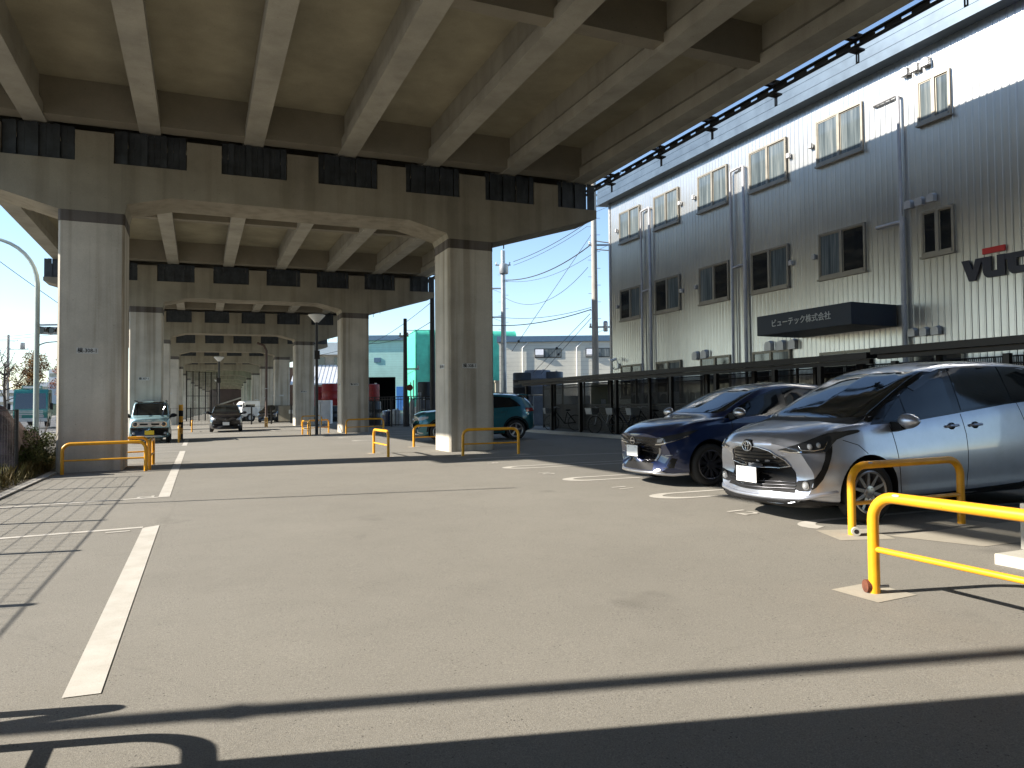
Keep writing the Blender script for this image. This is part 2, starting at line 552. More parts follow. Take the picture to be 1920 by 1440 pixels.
def make_pier(label, plate_text):
    root = thing("viaduct_pier", label, "viaduct pier", (0, V0, 0), group="piers carrying the viaduct")
    for i, cu in enumerate(CU):
        top = 5.72 if i == 0 else 5.84
        w = 0.64
        b = MB()
        b.prism(column_poly(cu, V0, w, 0.045), 'z', -0.4, top - 0.25 + 0.0)
        col = b.build("column", M['conc_col'], root, world=True)
        b = MB()
        b.prism(column_poly(cu, V0 - 0.006, w + 0.006, 0.047), 'z', top - 0.25, top - 0.0)
        b.build("stained_collar", M['stain'], col, world=True)
        # number plate painted on the front, a smaller one on the aisle side
        z = 2.62 if i == 0 else 2.42
        pu = cu - 0.06
        b = MB(); b.box(pu - 0.21, V0 - 0.006, z - 0.065, pu + 0.21, V0 - 0.001, z + 0.065)
        pl = b.build("number_plate", M['sign_white'], col, world=True)
        if plate_text:
            T = Matrix.Translation((pu, 0 - 0.008, z)) @ Matrix.Rotation(R(90), 4, 'X')
            text_mesh("plate_lettering", plate_text, 0.115, T, M['black'], pl, sx=0.92, bold=0.002)
        if i == 1:
            b = MB(); b.box(cu - w - 0.006, V0 + 0.42, z - 0.06, cu - w - 0.001, V0 + 0.80, z + 0.06)
            p2 = b.build("number_plate", M['sign_white'], col, world=True)
            if plate_text:
                T = Matrix.Translation((cu - w - 0.008, 0.61, z)) @ Matrix.Rotation(R(-90), 4, 'Z') @ Matrix.Rotation(R(90), 4, 'X')
                text_mesh("plate_lettering", plate_text, 0.11, T, M['black'], p2, sx=0.9, bold=0.002)
    # crossbeam with haunches, tapering cantilevers and blocks between the bearing seats
    low = [(-5.95, 6.62), (-2.83, 5.72), (-1.55, 5.72), (-1.50, 5.95), (-0.615, 6.184), (5.03, 6.237), (6.08, 5.98), (6.13, 5.84), (7.41, 5.84), (10.72, 6.82)]
    b = MB()
    b.prism(low + [(10.72, zr(10.72)), (-5.95, zr(-5.95))], 'y', V0 - 0.003, V0 + 1.283)
    for k in range(7):
        c = (GU[k] + GU[k + 1]) / 2 + 0.02
        b.prism([(c - 0.375, zr(c - 0.375) + 0.001), (c + 0.375, zr(c + 0.375) + 0.001), (c + 0.375, zt(c + 0.375)), (c - 0.375, zt(c - 0.375))], 'y', V0 + 0.001, V0 + 1.279)
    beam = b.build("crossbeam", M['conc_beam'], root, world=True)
    # ribbed steel screens closing the bearing seats, and the bearings behind
    edges = [-5.95] + [x for k in range(7) for x in ((GU[k] + GU[k + 1]) / 2 + 0.02 - 0.375, (GU[k] + GU[k + 1]) / 2 + 0.02 + 0.375)] + [10.72]
    for k in range(8):
        a, c = edges[2 * k] + 0.015, edges[2 * k + 1] - 0.015
        for side in (0, 1):
            y = V0 + 0.09 if side == 0 else V0 + 1.19
            d = -0.055 if side == 0 else 0.055
            b = MB()
            n = max(3, int((c - a) / 0.13))
            for j in range(n):
                x0, x1 = lerp(a, c, j / n), lerp(a, c, (j + 1) / n)
                off = d if j % 3 == 1 else 0
                b.box(x0, y + off - 0.008, zr(x0) + 0.012, x1 - 0.004, y + off + 0.008, zg(x0) - 0.03)
            b.box(a, y - 0.03, zr((a + c) / 2) + 0.001, c, y + 0.03, zr((a + c) / 2) + 0.035)
            b.build("bearing_screen", M['screen'], root, world=True)
        b = MB()
        b.box(GU[k] - 0.25, V0 + 0.3, zr(GU[k]) - 0.01, GU[k] + 0.25, V0 + 1.0, zg(GU[k]) + 0.01)
        b.build("bearing", M['dark_steel'], root, world=True)
    return root

M['noise'] = simple('pale_noise_panel', (0.66, 0.66, 0.63), 0.6, 0, 0.1, 0.6)
M['conc_par'] = concrete('parapet_concrete', (0.74, 0.69, 0.55), 0.2)
M['sign_white'] = simple("painted_white_plate", (0.56, 0.56, 0.54), 0.6, 0, 0.15, 12)

def make_deck(label):
    root = thing("viaduct_deck", label, "viaduct deck", (0, V0, 0), group="deck spans of the viaduct")
    a, e = V0 + 0.45, V0 + BAY + 0.80
    for k, u in enumerate(GU):
        z = zg(u)
        b = MB()
        b.prism([(u - 0.225, z), (u + 0.225, z + 0.006), (u + 0.225, z + 0.26), (u + 0.15, z + 0.36), (u + 0.15, zs(u) + 0.01), (u - 0.15, zs(u) + 0.01), (u - 0.15, z + 0.36), (u - 0.225, z + 0.26)], 'y', a + 0.2, e - 0.2)
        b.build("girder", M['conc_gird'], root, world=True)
    b = MB()
    b.prism([(-6.32, zs(-6.32)), (11.5, zs(11.5)), (11.5, zs(11.5) + 0.28), (-6.32, zs(-6.32) + 0.28)], 'y', a + 0.16, e - 0.16)
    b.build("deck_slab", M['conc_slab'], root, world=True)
    # recessed soffit panels between girders: thickened edges
    def dia(name, y0, y1, dz, k0=0, k1=7):
        for k in range(k0, k1):
            c, d = GU[k] + 0.152, GU[k + 1] - 0.152
            b = MB()
            b.prism([(c, zg(c) + dz), (d, zg(d) + dz), (d, zs(d) + 0.004), (c, zs(c) + 0.004)], 'y', y0, y1)
            b.build(name, M['conc_dia'], root, world=True)
    dia("end_diaphragm", a + 0.55, a + 1.0, 0.03)
    dia("end_diaphragm", e - 1.18, e - 0.73, 0.03)
    ym = V0 + 8.6
    dia("mid_diaphragm", ym - 0.16, ym + 0.16, 0.10)
    # parapets with tall noise panels on top
    for side, (x0, x1, zb, ztop) in enumerate(((-6.33, -6.10, 8.46, 9.55), (11.28, 11.52, 8.41, 9.9))):
        b = MB(); b.box(x0, a + 0.17, zb, x1, e - 0.17, ztop, 0.0)
        par = b.build("parapet", M['conc_par'], root, world=True)
        xm = (x0 + x1) / 2
        ht = 11.65 if side else 11.3
        b = MB()
        n = 8
        for j in range(n):
            y0, y1 = lerp(a + 0.17, e - 0.17, j / n), lerp(a + 0.17, e - 0.17, (j + 1) / n)
            b.box(xm - 0.05, y0, ztop + 0.002, xm + 0.05, y1 - 0.0, ht)
        b.build("noise_panel", M['noise'], par, world=True)
    return root

def make_rack(label):
    """steel cable rack hung outside the parapet"""
    root = thing("cable_rack", label, "cable rack", (11.75, V0, 8.4), group="cable racks along the deck edge")
    a, e = V0 + 0.7, V0 + BAY + 0.6
    b = MB()
    b.box(11.94, a, 8.555, 12.04, e, 8.585)
    b.box(11.94, a, 8.425, 12.04, e, 8.455)
    n = int((e - a) / 0.55)
    for j in range(n):
        y = lerp(a, e, j / n)
        b.box(11.985, y, 8.452, 11.995, y + 0.36, 8.558)
    b.build("rail", M['dark_steel'], root, world=True)
    b = MB()
    b.cyl((12.10, a, 8.50), (12.10, e, 8.50), 0.03, n=8)
    b.build("cable", M['black'], root, world=True)
    for j in range(8):
        y = V0 + 1.36 + 2.22 * j
        if y > e: break
        b = MB()
        b.box(11.55, y - 0.05, 8.60, 11.64, y + 0.05, 9.0)
        b.box(11.52, y - 0.05, 8.9, 11.56, y + 0.05, 9.0)
        b.box(11.56, y - 0.05, 8.586, 12.06, y + 0.05, 8.64)
        b.box(11.90, y - 0.10, 8.385, 12.20, y + 0.10, 8.424)
        b.box(12.04, y - 0.02, 8.40, 12.075, y + 0.02, 8.72)
        b.box(11.92, y - 0.08, 8.70, 12.20, y + 0.08, 8.725)
        b.box(12.09, y - 0.035, 8.15, 12.115, y - 0.015, 8.385); b.box(12.09, y + 0.015, 8.15, 12.115, y + 0.035, 8.385); b.box(12.09, y - 0.015, 8.15, 12.115, y + 0.015, 8.175)
        b.build("bracket", M['dark_steel'], root, world=True)
    return root

ORD = ["first", "second", "third", "fourth", "fifth", "sixth", "seventh", "eighth", "ninth", "tenth", "eleventh", "twelfth"]
pier0 = make_pier("nearest concrete pier with two square columns, numbered 308", "横-308-1")
pier0.location.y = V0
for i in range(1, 12):
    v = V0 + BAY * i + (0.15 if i < 3 else 0.0)
    if i == 1:
        p = make_pier("second concrete pier from the camera, numbered 307, beside the aqua factory", "横-307-1")
    elif i == 2:
        p = make_pier("third concrete pier from the camera, numbered 306, behind the tall car park lamp", "横-306-1")
    else:
        p = copy_tree(pfar) if i > 3 else make_pier("", None)
        if i == 3: pfar = p
        p["label"] = "%s concrete pier from the camera, far down the viaduct" % ORD[i]
    p.location = (shift(v) + (0.10 if i == 1 else -0.15 if i == 2 else 0), v, 0)
    p.rotation_euler = (0, 0, -math.atan(2 * 4.6 * max(0, v - 74) / 130 ** 2))
pn = make_pier("concrete pier standing just outside the right and left of the view", None)
pn.location.y = V0 - BAY + 0.03
dk0 = make_deck("deck span directly overhead with concrete girders and noise walls")
dk0.location.y = V0 - BAY
rk0 = make_rack("nearest dark steel cable rack above the silver office building")
rk0.location.y = V0 - BAY
for i in range(-2, 12):
    if i == -1: continue
    v = V0 + BAY * i
    d = copy_tree(dk0)
    r = copy_tree(rk0)
    nm = {-2: "deck span behind the camera", 0: "second deck span beyond the nearest pier", 1: "third deck span beyond the second pier"}.get(i, "%s deck span far down the viaduct" % ORD[min(i + 1, 11)])
    d["label"] = nm + ", concrete girders under a slab"
    r["label"] = "cable rack on the outer edge of the " + nm
    for o, u in ((d, 0), (r, 11.75)):
        o.location.x = u + shift(v)
        o.location.y = v
        o.rotation_euler = (0, 0, -math.atan(2 * 4.6 * max(0, v + 8 - 74) / 130 ** 2))

# ================================================================ yellow hoop guards
def hoop(label, a, c, h=0.64, r=0.036, mid=0.29, sticker=False):
    """hoop from foot a to foot c, a thinner rail across"""
    A, C_ = Vector((*a, G(a[0]))), Vector((*c, G(c[0])))
    root = thing("hoop_guard", label, "hoop guard", tuple(A), group="yellow hoop guards round the columns")
    d = (C_ - A); L = d.length; d.normalize()
    rad = 0.16
    pts = [A - Vector((0, 0, 0.05)), A + Vector((0, 0, h - rad))]
    for k in range(1, 8):
        t = k / 8 * math.pi / 2
        pts.append(A + Vector((0, 0, h - rad)) + d * rad * (1 - math.cos(t)) + Vector((0, 0, rad * math.sin(t))))
    top0 = A + Vector((0, 0, h)) + d * rad
    top1 = C_ + Vector((0, 0, h)) - d * rad
    pts += [top0, top1]
    for k in range(1, 8):
        t = k / 8 * math.pi / 2
        pts.append(C_ + Vector((0, 0, h - rad)) - d * rad * (1 - math.sin(t)) + Vector((0, 0, rad * math.cos(t))))
    pts += [C_ + Vector((0, 0, h - rad)), C_ - Vector((0, 0, 0.05))]
    b = MB(); b.tube(pts, r, 16)
    b.build("hoop", M['yellow'], root, world=True, smooth=True, ang=60)
    b = MB(); b.cyl(A + Vector((0, 0, mid)) + d * 0.02, C_ + Vector((0, 0, mid)) - d * 0.02, r * 0.55, n=12)
    b.build("lower_rail", M['yellow'], root, world=True, smooth=True, ang=60)
    if sticker:
        side = Vector((d.y, -d.x, 0))
        if side.dot(-A) < 0: side = -side
        b = MB()
        p = A + Vector((0, 0, h + 0.02)) + d * 0.20 + side * (r * 0.80)
        b.prism([(math.cos(t) * 0.026, math.sin(t) * 0.009) for t in [2 * math.pi * k / 16 for k in range(16)]], 'y', -0.006, 0.004)
        rotz = math.atan2(d.y, d.x)
        bmesh.ops.transform(b.bm, matrix=Matrix.Translation(p) @ Matrix.Rotation(rotz, 4, 'Z') @ Matrix.Rotation(-0.6 if True else 0, 4, 'X'), verts=b.bm.verts[:])
        b.build("maker_sticker", M['galv'], root, world=True)
    return root

hoop("largest yellow hoop guard, sunlit, nearest the camera at lower right", (4.086, 3.396), (4.06, 1.72), sticker=True)
hoop("yellow hoop guard in front of the silver minivan's front wheel", (5.573, 4.859), (6.914, 4.728), sticker=True)
hoop("yellow hoop guard in front of the left column of the nearest pier", (-2.64, 17.7), (-1.05, 17.48))
hoop("yellow hoop guard seen end-on on the aisle side of the nearest left column", (-0.99, 17.75), (-1.0, 19.35))
hoop("yellow hoop guard behind the nearest left column", (-2.75, 20.0), (-1.15, 20.0))
hoop("shaded yellow hoop guard in front of the right column of the nearest pier", (5.948, 16.603), (7.285, 16.25))
hoop("sunlit narrow-looking yellow hoop guard on the aisle left of the nearest right column", (4.337, 19.218), (4.333, 17.6))
hoop("yellow hoop guard behind the nearest right column, before the teal car", (5.982, 21.096), (7.4, 20.9))
hoop("shaded yellow hoop guard in front of the second right column", (6.25, 33.4), (7.95, 33.2))
hoop("yellow hoop guard seen end-on beside the tall lamp post", (4.40, 34.2), (4.52, 32.6))
hoop("yellow hoop guard round the back of the tall lamp post", (4.62, 34.0), (5.75, 35.2))
hoop("small yellow hoop guard far off beside the brown pole", (4.0, 49.6), (4.05, 48.6))
hoop("yellow hoop guard beside the pale blue kei car", (-0.72, 31.2), (-0.72, 33.4))
hoop("small yellow hoop guard far off left of the black car", (-0.35, 44.2), (-0.35, 45.4))
hoop("faint yellow hoop guard in front of the third right column", (6.3, 49.4), (7.6, 49.4))
hoop("yellow hoop guard at the foot of the column outside the lower left of the view", (-2.8, 4.10), (-1.27, 3.97))
hoop("second yellow hoop guard outside the lower left of the view, along the aisle", (-1.02, 3.54), (-1.02, 1.9))

# white coil of tape hung at the foot of the second guard, rusty cap at the first
t = thing("tape_roll", "white roll leaning on the foot of the guard before the minivan", "roll", (5.555, 4.80, G(5.5)))
b = MB()
b.lathe([(0.022, -0.018), (0.040, -0.018), (0.042, 0.0), (0.040, 0.018), (0.022, 0.018)], (0, 0, 0.045), 20, 'y')
bmesh.ops.rotate(b.bm, cent=(0, 0, 0.06), matrix=Matrix.Rotation(-0.65, 3, 'Z'), verts=b.bm.verts[:])
b.build("rim", M['conc_light'], t, smooth=True)
b = MB(); b.lathe([(0.021, -0.0195), (0.021, 0.0195)], (0, 0, 0.045), 16, 'y')
bmesh.ops.rotate(b.bm, cent=(0, 0, 0.06), matrix=Matrix.Rotation(-0.65, 3, 'Z'), verts=b.bm.verts[:])
b.build("core", M['dark_steel'], t)
M['rust'] = simple("rust", (0.16, 0.05, 0.025), 0.85, 0, 0.4, 20)
t = thing("anchor_clamp", "rusty round clamp at the foot of the nearest yellow guard", "clamp", (4.03, 3.42, G(4)))
b = MB(); b.cyl((0.012, 0.012, 0.045), (0.04, 0.0, 0.045), 0.042, n=20)
b.build("disc", M['rust'], t)
b = MB(); b.cyl((0.06, -0.05, 0.05), (0.13, -0.07, 0.05), 0.010, n=8)
b.build("bolt", M['galv'], t)
# low concrete slab and block at the right edge
t = thing("concrete_slab", "low pale concrete slab on the asphalt at the right edge", "slab", (5.9, 3.0, G(5.9)))
b = MB(); b.box(5.52, 1.2, 0.02, 8.0, 3.53, G(5.9) + 0.075, 0.012)
b.build("slab", M['conc_light'], t, world=True)
t = thing("concrete_block", "pale concrete block beside the low slab at the right edge", "block", (6.6, 4.0, G(6.6)))
b = MB(); b.box(6.22, 3.60, 0.02, 7.3, 3.76, G(6.6) + 0.37, 0.015)
b.build("block", M['conc_light'], t, world=True)

t = thing("shade_tray", "steel cable tray hung under the deck's left edge, outside the view", "cable tray", (-5.56, 7, 7.3))  # out-of-view box added to lower the deck's shadow edge over the cars
b = MB(); b.box(-5.62, 3.6, 7.30, -5.50, 11.2, 7.54); b.build("tray", M['galv'], t, world=True)
b = MB()
for y in (4.2, 6.6, 9.0, 10.8): b.box(-5.53, y - 0.02, 7.54, -5.505, y + 0.02, 7.7)
b.build("hanger", M['galv'], t, world=True)
# ================================================================ office building clad in ribbed silver steel
M['siding'] = None
def siding_mat():
    m, nt, p = principled("ribbed_siding", (0.62, 0.62, 0.60), 0.29, 0.88, 0.5)
    v = mapped(nt, (1, 1, 1))
    c = ramp(nt, noise(nt, v, 1.2, 5, 0.6), [(0.3, 0.93), (0.7, 1.03)])
    vs = mapped(nt, (1, 6.06, 0.12))
    s = ramp(nt, noise(nt, vs, 1.0, 4, 0.6), [(0.3, 0.94), (0.7, 1.03)])
    x = mul(nt, mul(nt, (0.60, 0.60, 0.58), c), s)
    nt.links.new(x, p.inputs["Base Color"])
    return m
M['siding'] = siding_mat()
M['fascia'] = simple("blue_grey_fascia", (0.085, 0.12, 0.16), 0.4, 0.45, 0.15, 1.5)
M['sash'] = simple("bronze_sash", (0.27, 0.25, 0.21), 0.42, 0.5, 0.12)
M['win'] = glass("window_glass", (0.016, 0.018, 0.02), 1.8, 0.03)
def curtain_mat():
    m, nt, p = principled("curtained_glass", (0.1, 0.12, 0.125), 0.07, 0, 0.5)
    p.inputs["IOR"].default_value = 1.6
    f = ramp(nt, noise(nt, mapped(nt, (1, 9, 0.35)), 1.4, 4, 0.6), [(0.30, (0.045, 0.058, 0.065)), (0.52, (0.10, 0.122, 0.13)), (0.72, (0.22, 0.235, 0.23))])
    nt.links.new(f, p.inputs["Base Color"])
    return m
M['win_frost'] = curtain_mat()
M['hood'] = simple("vent_hood_steel", (0.45, 0.45, 0.46), 0.4, 0.5, 0.1)
M['pipe'] = simple("grey_pipe", (0.40, 0.40, 0.42), 0.5, 0, 0.15)
M['navy'] = simple("navy_panel", (0.012, 0.022, 0.042), 0.5, 0, 0.12)
M['letter_navy'] = simple("navy_letter", (0.006, 0.009, 0.028), 0.4, 0, 0.05)
M['letter_grey'] = simple("pale_letter", (0.42, 0.44, 0.45), 0.45, 0.2, 0.05)
M['purple'] = simple("purple_panel", (0.09, 0.035, 0.26), 0.5, 0, 0.1)

UB = 16.7
bl = thing("office_building", "three-storey office clad in ribbed silver steel with navy entrance canopy", "building", (UB, 27, G(16)))
# ribbed cladding: one corrugated sheet on the facade and one on the end wall
def ribbed(b, P, L, z0, z1, pitch=0.166, rib=0.055, dep=0.012):
    n = int(L / pitch)
    prof = []
    for k in range(n):
        s0 = k * pitch
        prof += [(s0, 0), (s0 + pitch - rib, 0), (s0 + pitch - rib + 0.016, dep), (s0 + pitch - 0.016, dep)]
    prof.append((L, 0))
    lo = [b.bm.verts.new(P(s, d, z0)) for s, d in prof]
    hi = [b.bm.verts.new(P(s, d, z1)) for s, d in prof]
    for i in range(len(prof) - 1):
        b.bm.faces.new((lo[i], lo[i + 1], hi[i + 1], hi[i]))
b = MB()
ribbed(b, lambda s, d, z: (UB - d, 27.12 - s, z), 29.6, 0.35, 10.3)
b.build("front_cladding", M['siding'], bl, world=True, fix=False)
b = MB()
ribbed(b, lambda s, d, z: (UB + s, 27.12 + d, z), 14.0, 0.35, 10.3)
b.build("end_cladding", M['siding'], bl, world=True, fix=False)
b = MB(); b.box(UB + 0.03, -2.4, 0.0, UB + 14, 27.09, 10.3)
b.build("wall_core", M['pipe'], bl, world=True)
b = MB(); b.box(UB - 0.04, -2.4, 0.0, UB + 0.0, 27.15, 0.42)
b.build("plinth", M['conc_light'], bl, world=True)
b = MB(); b.box(UB - 0.05, 27.06, 0.42, UB + 0.06, 27.16, 10.25)
b.build("corner_trim", M['hood'], bl, world=True)
b = MB()
b.box(UB - 0.42, -2.6, 10.24, UB + 14.2, 27.5, 10.50)
b.box(UB - 0.405, -2.6, 10.52, UB + 14.2, 27.5, 10.79)
b.box(UB - 0.39, -2.6, 10.81, UB + 14.2, 27.5, 11.08)
b.box(UB - 0.36, -2.55, 10.25, UB + 14.1, 27.45, 11.06)
b.build("roof_fascia", M['fascia'], bl, world=True)

def window(v1, v0, z0, z1, frost, name="window", sill=True):
    """frame part on the facade (v1 far edge, v0 near edge) with two panes"""
    b = MB()
    x0, x1 = UB - 0.085, UB - 0.018
    f = 0.055
    b.box(x0, v0, z0, x1, v0 + f, z1)
    b.box(x0, v1 - f, z0, x1, v1, z1)
    b.box(x0 + 0.002, v0 + f, z1 - f, x1, v1 - f, z1)
    b.box(x0 - 0.02, v0 + f - 0.001, z0, x1, v1 - f + 0.001, z0 + 0.07)
    vm = (v0 + v1) / 2
    b.box(x0 + 0.004, vm - 0.035, z0 + 0.07, x1, vm + 0.035, z1 - f)
    if sill:
        b.box(x0 - 0.045, v0 - 0.02, z0 - 0.05, x1, v1 + 0.02, z0 - 0.001)
    w = b.build(name, M['sash'], bl, world=True)
    for i, (a, c) in enumerate(((vm + 0.036, v1 - f - 0.001), (v0 + f + 0.001, vm - 0.036))):
        b = MB()
        xx = UB - 0.055 + 0.018 * i
        s = 0.03
        b.box(xx, a, z0 + 0.071, xx + 0.008, c, z1 - f - 0.001)
        b.build("pane", M['win_frost'] if frost[i] else M['win'], w, world=True)
        b = MB()
        b.box(xx - 0.012, a, z0 + 0.0712, xx - 0.001, a + s, z1 - f - 0.002)
        b.box(xx - 0.012, c - s, z0 + 0.0712, xx - 0.001, c, z1 - f - 0.002)
        b.box(xx - 0.011, a + s, z0 + 0.0712, xx - 0.001, c - s, z0 + 0.10)
        b.box(xx - 0.011, a + s, z1 - f - 0.03, xx - 0.001, c - s, z1 - f - 0.002)
        b.build("sash_rail", M['sash'], w, world=True)

WV = [(26.25, 24.70), (23.69, 22.10), (20.94, 19.35), (18.27, 16.65), (15.47, 13.86)]
top_frost = [(1, 1), (1, 1), (1, 1), (1, 1), (1, 1)]
mid_frost = [(0, 1), (0, 1), (1, 0), (0, 1), (1, 0)]
for k, (v1, v0) in enumerate(WV):
    window(v1, v0, 8.28, 9.61, top_frost[k])
    window(v1, v0, 4.94, 6.27, mid_frost[k])
    if k < 4: window(v1, v0, 1.62, 3.02, [(0, 1), (0, 1), (1, 0), (0, 1)][k])
window(12.23, 11.36, 8.32, 9.43, (1, 1)); window(12.21, 11.36, 4.97, 6.11, (0, 0))
window(12.6, 11.2, 1.62, 2.75, (0, 0)); window(9.4, 7.8, 8.28, 9.61, (1, 1)); window(9.4, 7.8, 1.62, 3.02, (0, 0))
for vv in (5.6, 2.0):
    for z0 in (1.62, 4.94, 8.28): window(vv, vv - 1.6, z0, z0 + 1.33, (0, 1))
# entrance door under the canopy
b = MB()
b.box(UB - 0.09, 13.74, 0.3, UB - 0.02, 13.82, 2.80); b.box(UB - 0.09, 15.42, 0.3, UB - 0.02, 15.5, 2.80)
b.box(UB - 0.088, 13.82, 2.72, UB - 0.02, 15.42, 2.80); b.box(UB - 0.085, 14.58, 0.3, UB - 0.02, 14.66, 2.72)
dr = b.build("entrance_door", M['sash'], bl, world=True)
b = MB(); b.box(UB - 0.06, 13.821, 0.3, UB - 0.04, 14.579, 2.719); b.box(UB - 0.06, 14.661, 0.3, UB - 0.04, 15.419, 2.719)
b.build("door_glass", M['win'], dr, world=True)
# navy canopy with the company name
b = MB(); b.box(15.02, 12.98, 3.31, UB - 0.03, 16.29, 3.88, 0.012)
can = b.build("entrance_canopy", M['navy'], bl, world=True)
T = Matrix.Translation((15.013 - UB, 14.66 - 27, 3.60 - G(16))) @ Matrix.Rotation(R(-90), 4, 'Z') @ Matrix.Rotation(R(90), 4, 'X')
text_mesh("company_name", "ビューテック株式会社", 0.225, T, M['letter_grey'], can, extrude=0.004, sx=0.94, bold=0.003)
# big logo letters on the wall: v, u under a red bar, and the start of the next letter
def wall_poly(name, poly, mat, d=0.05):
    b = MB(); b.prism([(27 - p[0], p[1]) for p in poly], 'x', 0, 1)
    for q in b.bm.verts: q.co = Vector((UB - 0.028 - d * (1 - q.co.x), 27 - q.co.y, q.co.z))
    return b.build(name, mat, bl, world=True)
wall_poly("logo_letter", [(11.20, 4.67), (11.03, 4.67), (10.94, 4.42), (10.865, 4.67), (10.70, 4.67), (10.88, 4.165), (11.03, 4.165)], M['letter_navy'])
wall_poly("logo_letter", [(10.725, 4.67), (10.51, 4.67), (10.51, 4.335), (10.375, 4.335), (10.375, 4.67), (10.20, 4.67), (10.20, 4.185), (10.60, 4.185), (10.665, 4.25), (10.695, 4.32)], M['letter_navy'], 0.052)
wall_poly("logo_letter", [(10.30, 4.66), (9.45, 4.66), (9.45, 4.53), (9.955, 4.53), (9.955, 4.345), (9.45, 4.345), (9.45, 4.19), (10.05, 4.19), (10.115, 4.25), (10.145, 4.32), (10.145, 4.53), (10.30, 4.53)], M['letter_navy'], 0.048)
wall_poly("logo_bar", [(10.70, 4.875), (10.195, 4.875), (10.195, 4.74), (10.70, 4.74)], M['red'])
b = MB(); b.box(UB - 0.5, 9.12, 8.35, UB - 0.03, 9.29, 10.24)
b.build("projecting_sign", M['purple'], bl, world=True)

# round vent hoods, small vent boxes, drain pipes, camera
def vent_hood(v, z, s=0.13):
    b = MB()
    n = 10
    prof = [(-s, -s), (s, -s), (s, s * 0.4)] + [(s * math.cos(t), s * 0.4 + s * 0.75 * math.sin(t)) for t in [math.pi * k / n for k in range(1, n)]] + [(-s, s * 0.4)]
    A = [b.bm.verts.new((UB - 0.03, v + p[0], z + p[1])) for p in prof]
    B = [b.bm.verts.new((UB - 0.03 - 0.13, v + p[0] * 0.92, z + p[1] * 0.9 - 0.015)) for p in prof]
    b.bm.faces.new(A); b.bm.faces.new(B[::-1])
    m_ = len(prof)
    for i in range(m_): b.bm.faces.new((A[i], B[i], B[(i + 1) % m_], A[(i + 1) % m_]))
    b.build("vent_hood", M['hood'], bl, world=True, smooth=True, ang=40)
for v, z in [(12.53, 9.83), (12.24, 9.83), (11.95, 9.84), (12.52, 6.39), (12.21, 6.39), (11.90, 6.40), (12.50, 3.11), (12.18, 3.10), (11.87, 3.10)]: vent_hood(v, z, 0.105)
for v, z in [(21.17, 3.10), (20.66, 3.12), (17.50, 3.16), (16.97, 3.14), (16.50, 3.14)]: vent_hood(v, z, 0.15)
for v, z in [(26.45, 8.90), (21.98, 8.93), (21.16, 8.93), (16.53, 8.96), (15.66, 8.97), (26.44, 5.58), (21.96, 5.60), (21.12, 5.61), (16.52, 5.63), (15.61, 5.64)]:
    b = MB(); b.box(UB - 0.14, v - 0.055, z - 0.075, UB - 0.024, v + 0.055, z + 0.075, 0.015)
    b.build("vent_box", M['hood'], bl, world=True)
def pipe(pts, r=0.05):
    b = MB(); b.tube([(UB - o, v, z) for v, z, o in pts], r, 10)
    b.build("drain_pipe", M['pipe'], bl, world=True, smooth=True, ang=60)
for va, vb in ((24.53, 23.93), (19.13, 18.50)):
    pipe([(va - 0.38, 9.27, 0.03), (va - 0.36, 9.27, 0.10), (va - 0.04, 9.25, 0.11), (va, 9.20, 0.11), (va, 6.0, 0.11), (va, 0.4, 0.11)], 0.042)
    pipe([(va - 0.45, 5.97, 0.03), (va - 0.43, 5.97, 0.10), (va - 0.06, 5.94, 0.115), (va - 0.03, 5.9, 0.14), (va - 0.03, 0.4, 0.14)], 0.042)
    pipe([(vb + 0.12, 9.28, 0.03), (vb + 0.10, 9.28, 0.10), (vb, 9.25, 0.11), (vb, 0.4, 0.11)], 0.05)
    pipe([(vb, 6.1, 0.112), (vb, 0.4, 0.112)], 0.062)
pipe([(13.5, 9.32, 0.03), (13.48, 9.32, 0.09), (12.80, 9.33, 0.10), (12.73, 9.28, 0.11), (12.72, 6.1, 0.11), (12.68, 0.4, 0.11)], 0.042)
pipe([(13.49, 6.0, 0.03), (13.47, 6.0, 0.09), (12.86, 6.0, 0.10), (12.72, 5.98, 0.11)], 0.045)
pipe([(12.70, 6.1, 0.115), (12.70, 0.4, 0.115)], 0.062)
b = MB()
b.box(UB - 0.10, 26.42, 2.9, UB - 0.02, 26.52, 3.12); b.tube([(UB - 0.06, 26.47, 3.1), (UB - 0.12, 26.47, 3.25), (UB - 0.2, 26.47, 3.28)], 0.02, 8)
cc = b.build("security_camera", M['car_white'], bl, world=True)
b = MB(); b.cyl((UB - 0.16, 26.44, 3.33), (UB - 0.42, 26.52, 3.22), 0.055, 0.06, n=12)
b.build("lens_housing", M['car_white'], cc, world=True, smooth=True)
b = MB(); b.tube([(UB - 0.06, 27.05, 3.0), (UB - 0.06, 26.8, 2.88), (UB - 0.06, 26.6, 2.9), (UB - 0.06, 26.5, 3.0)], 0.018, 6)
b.build("camera_cable", M['pipe'], cc, world=True)

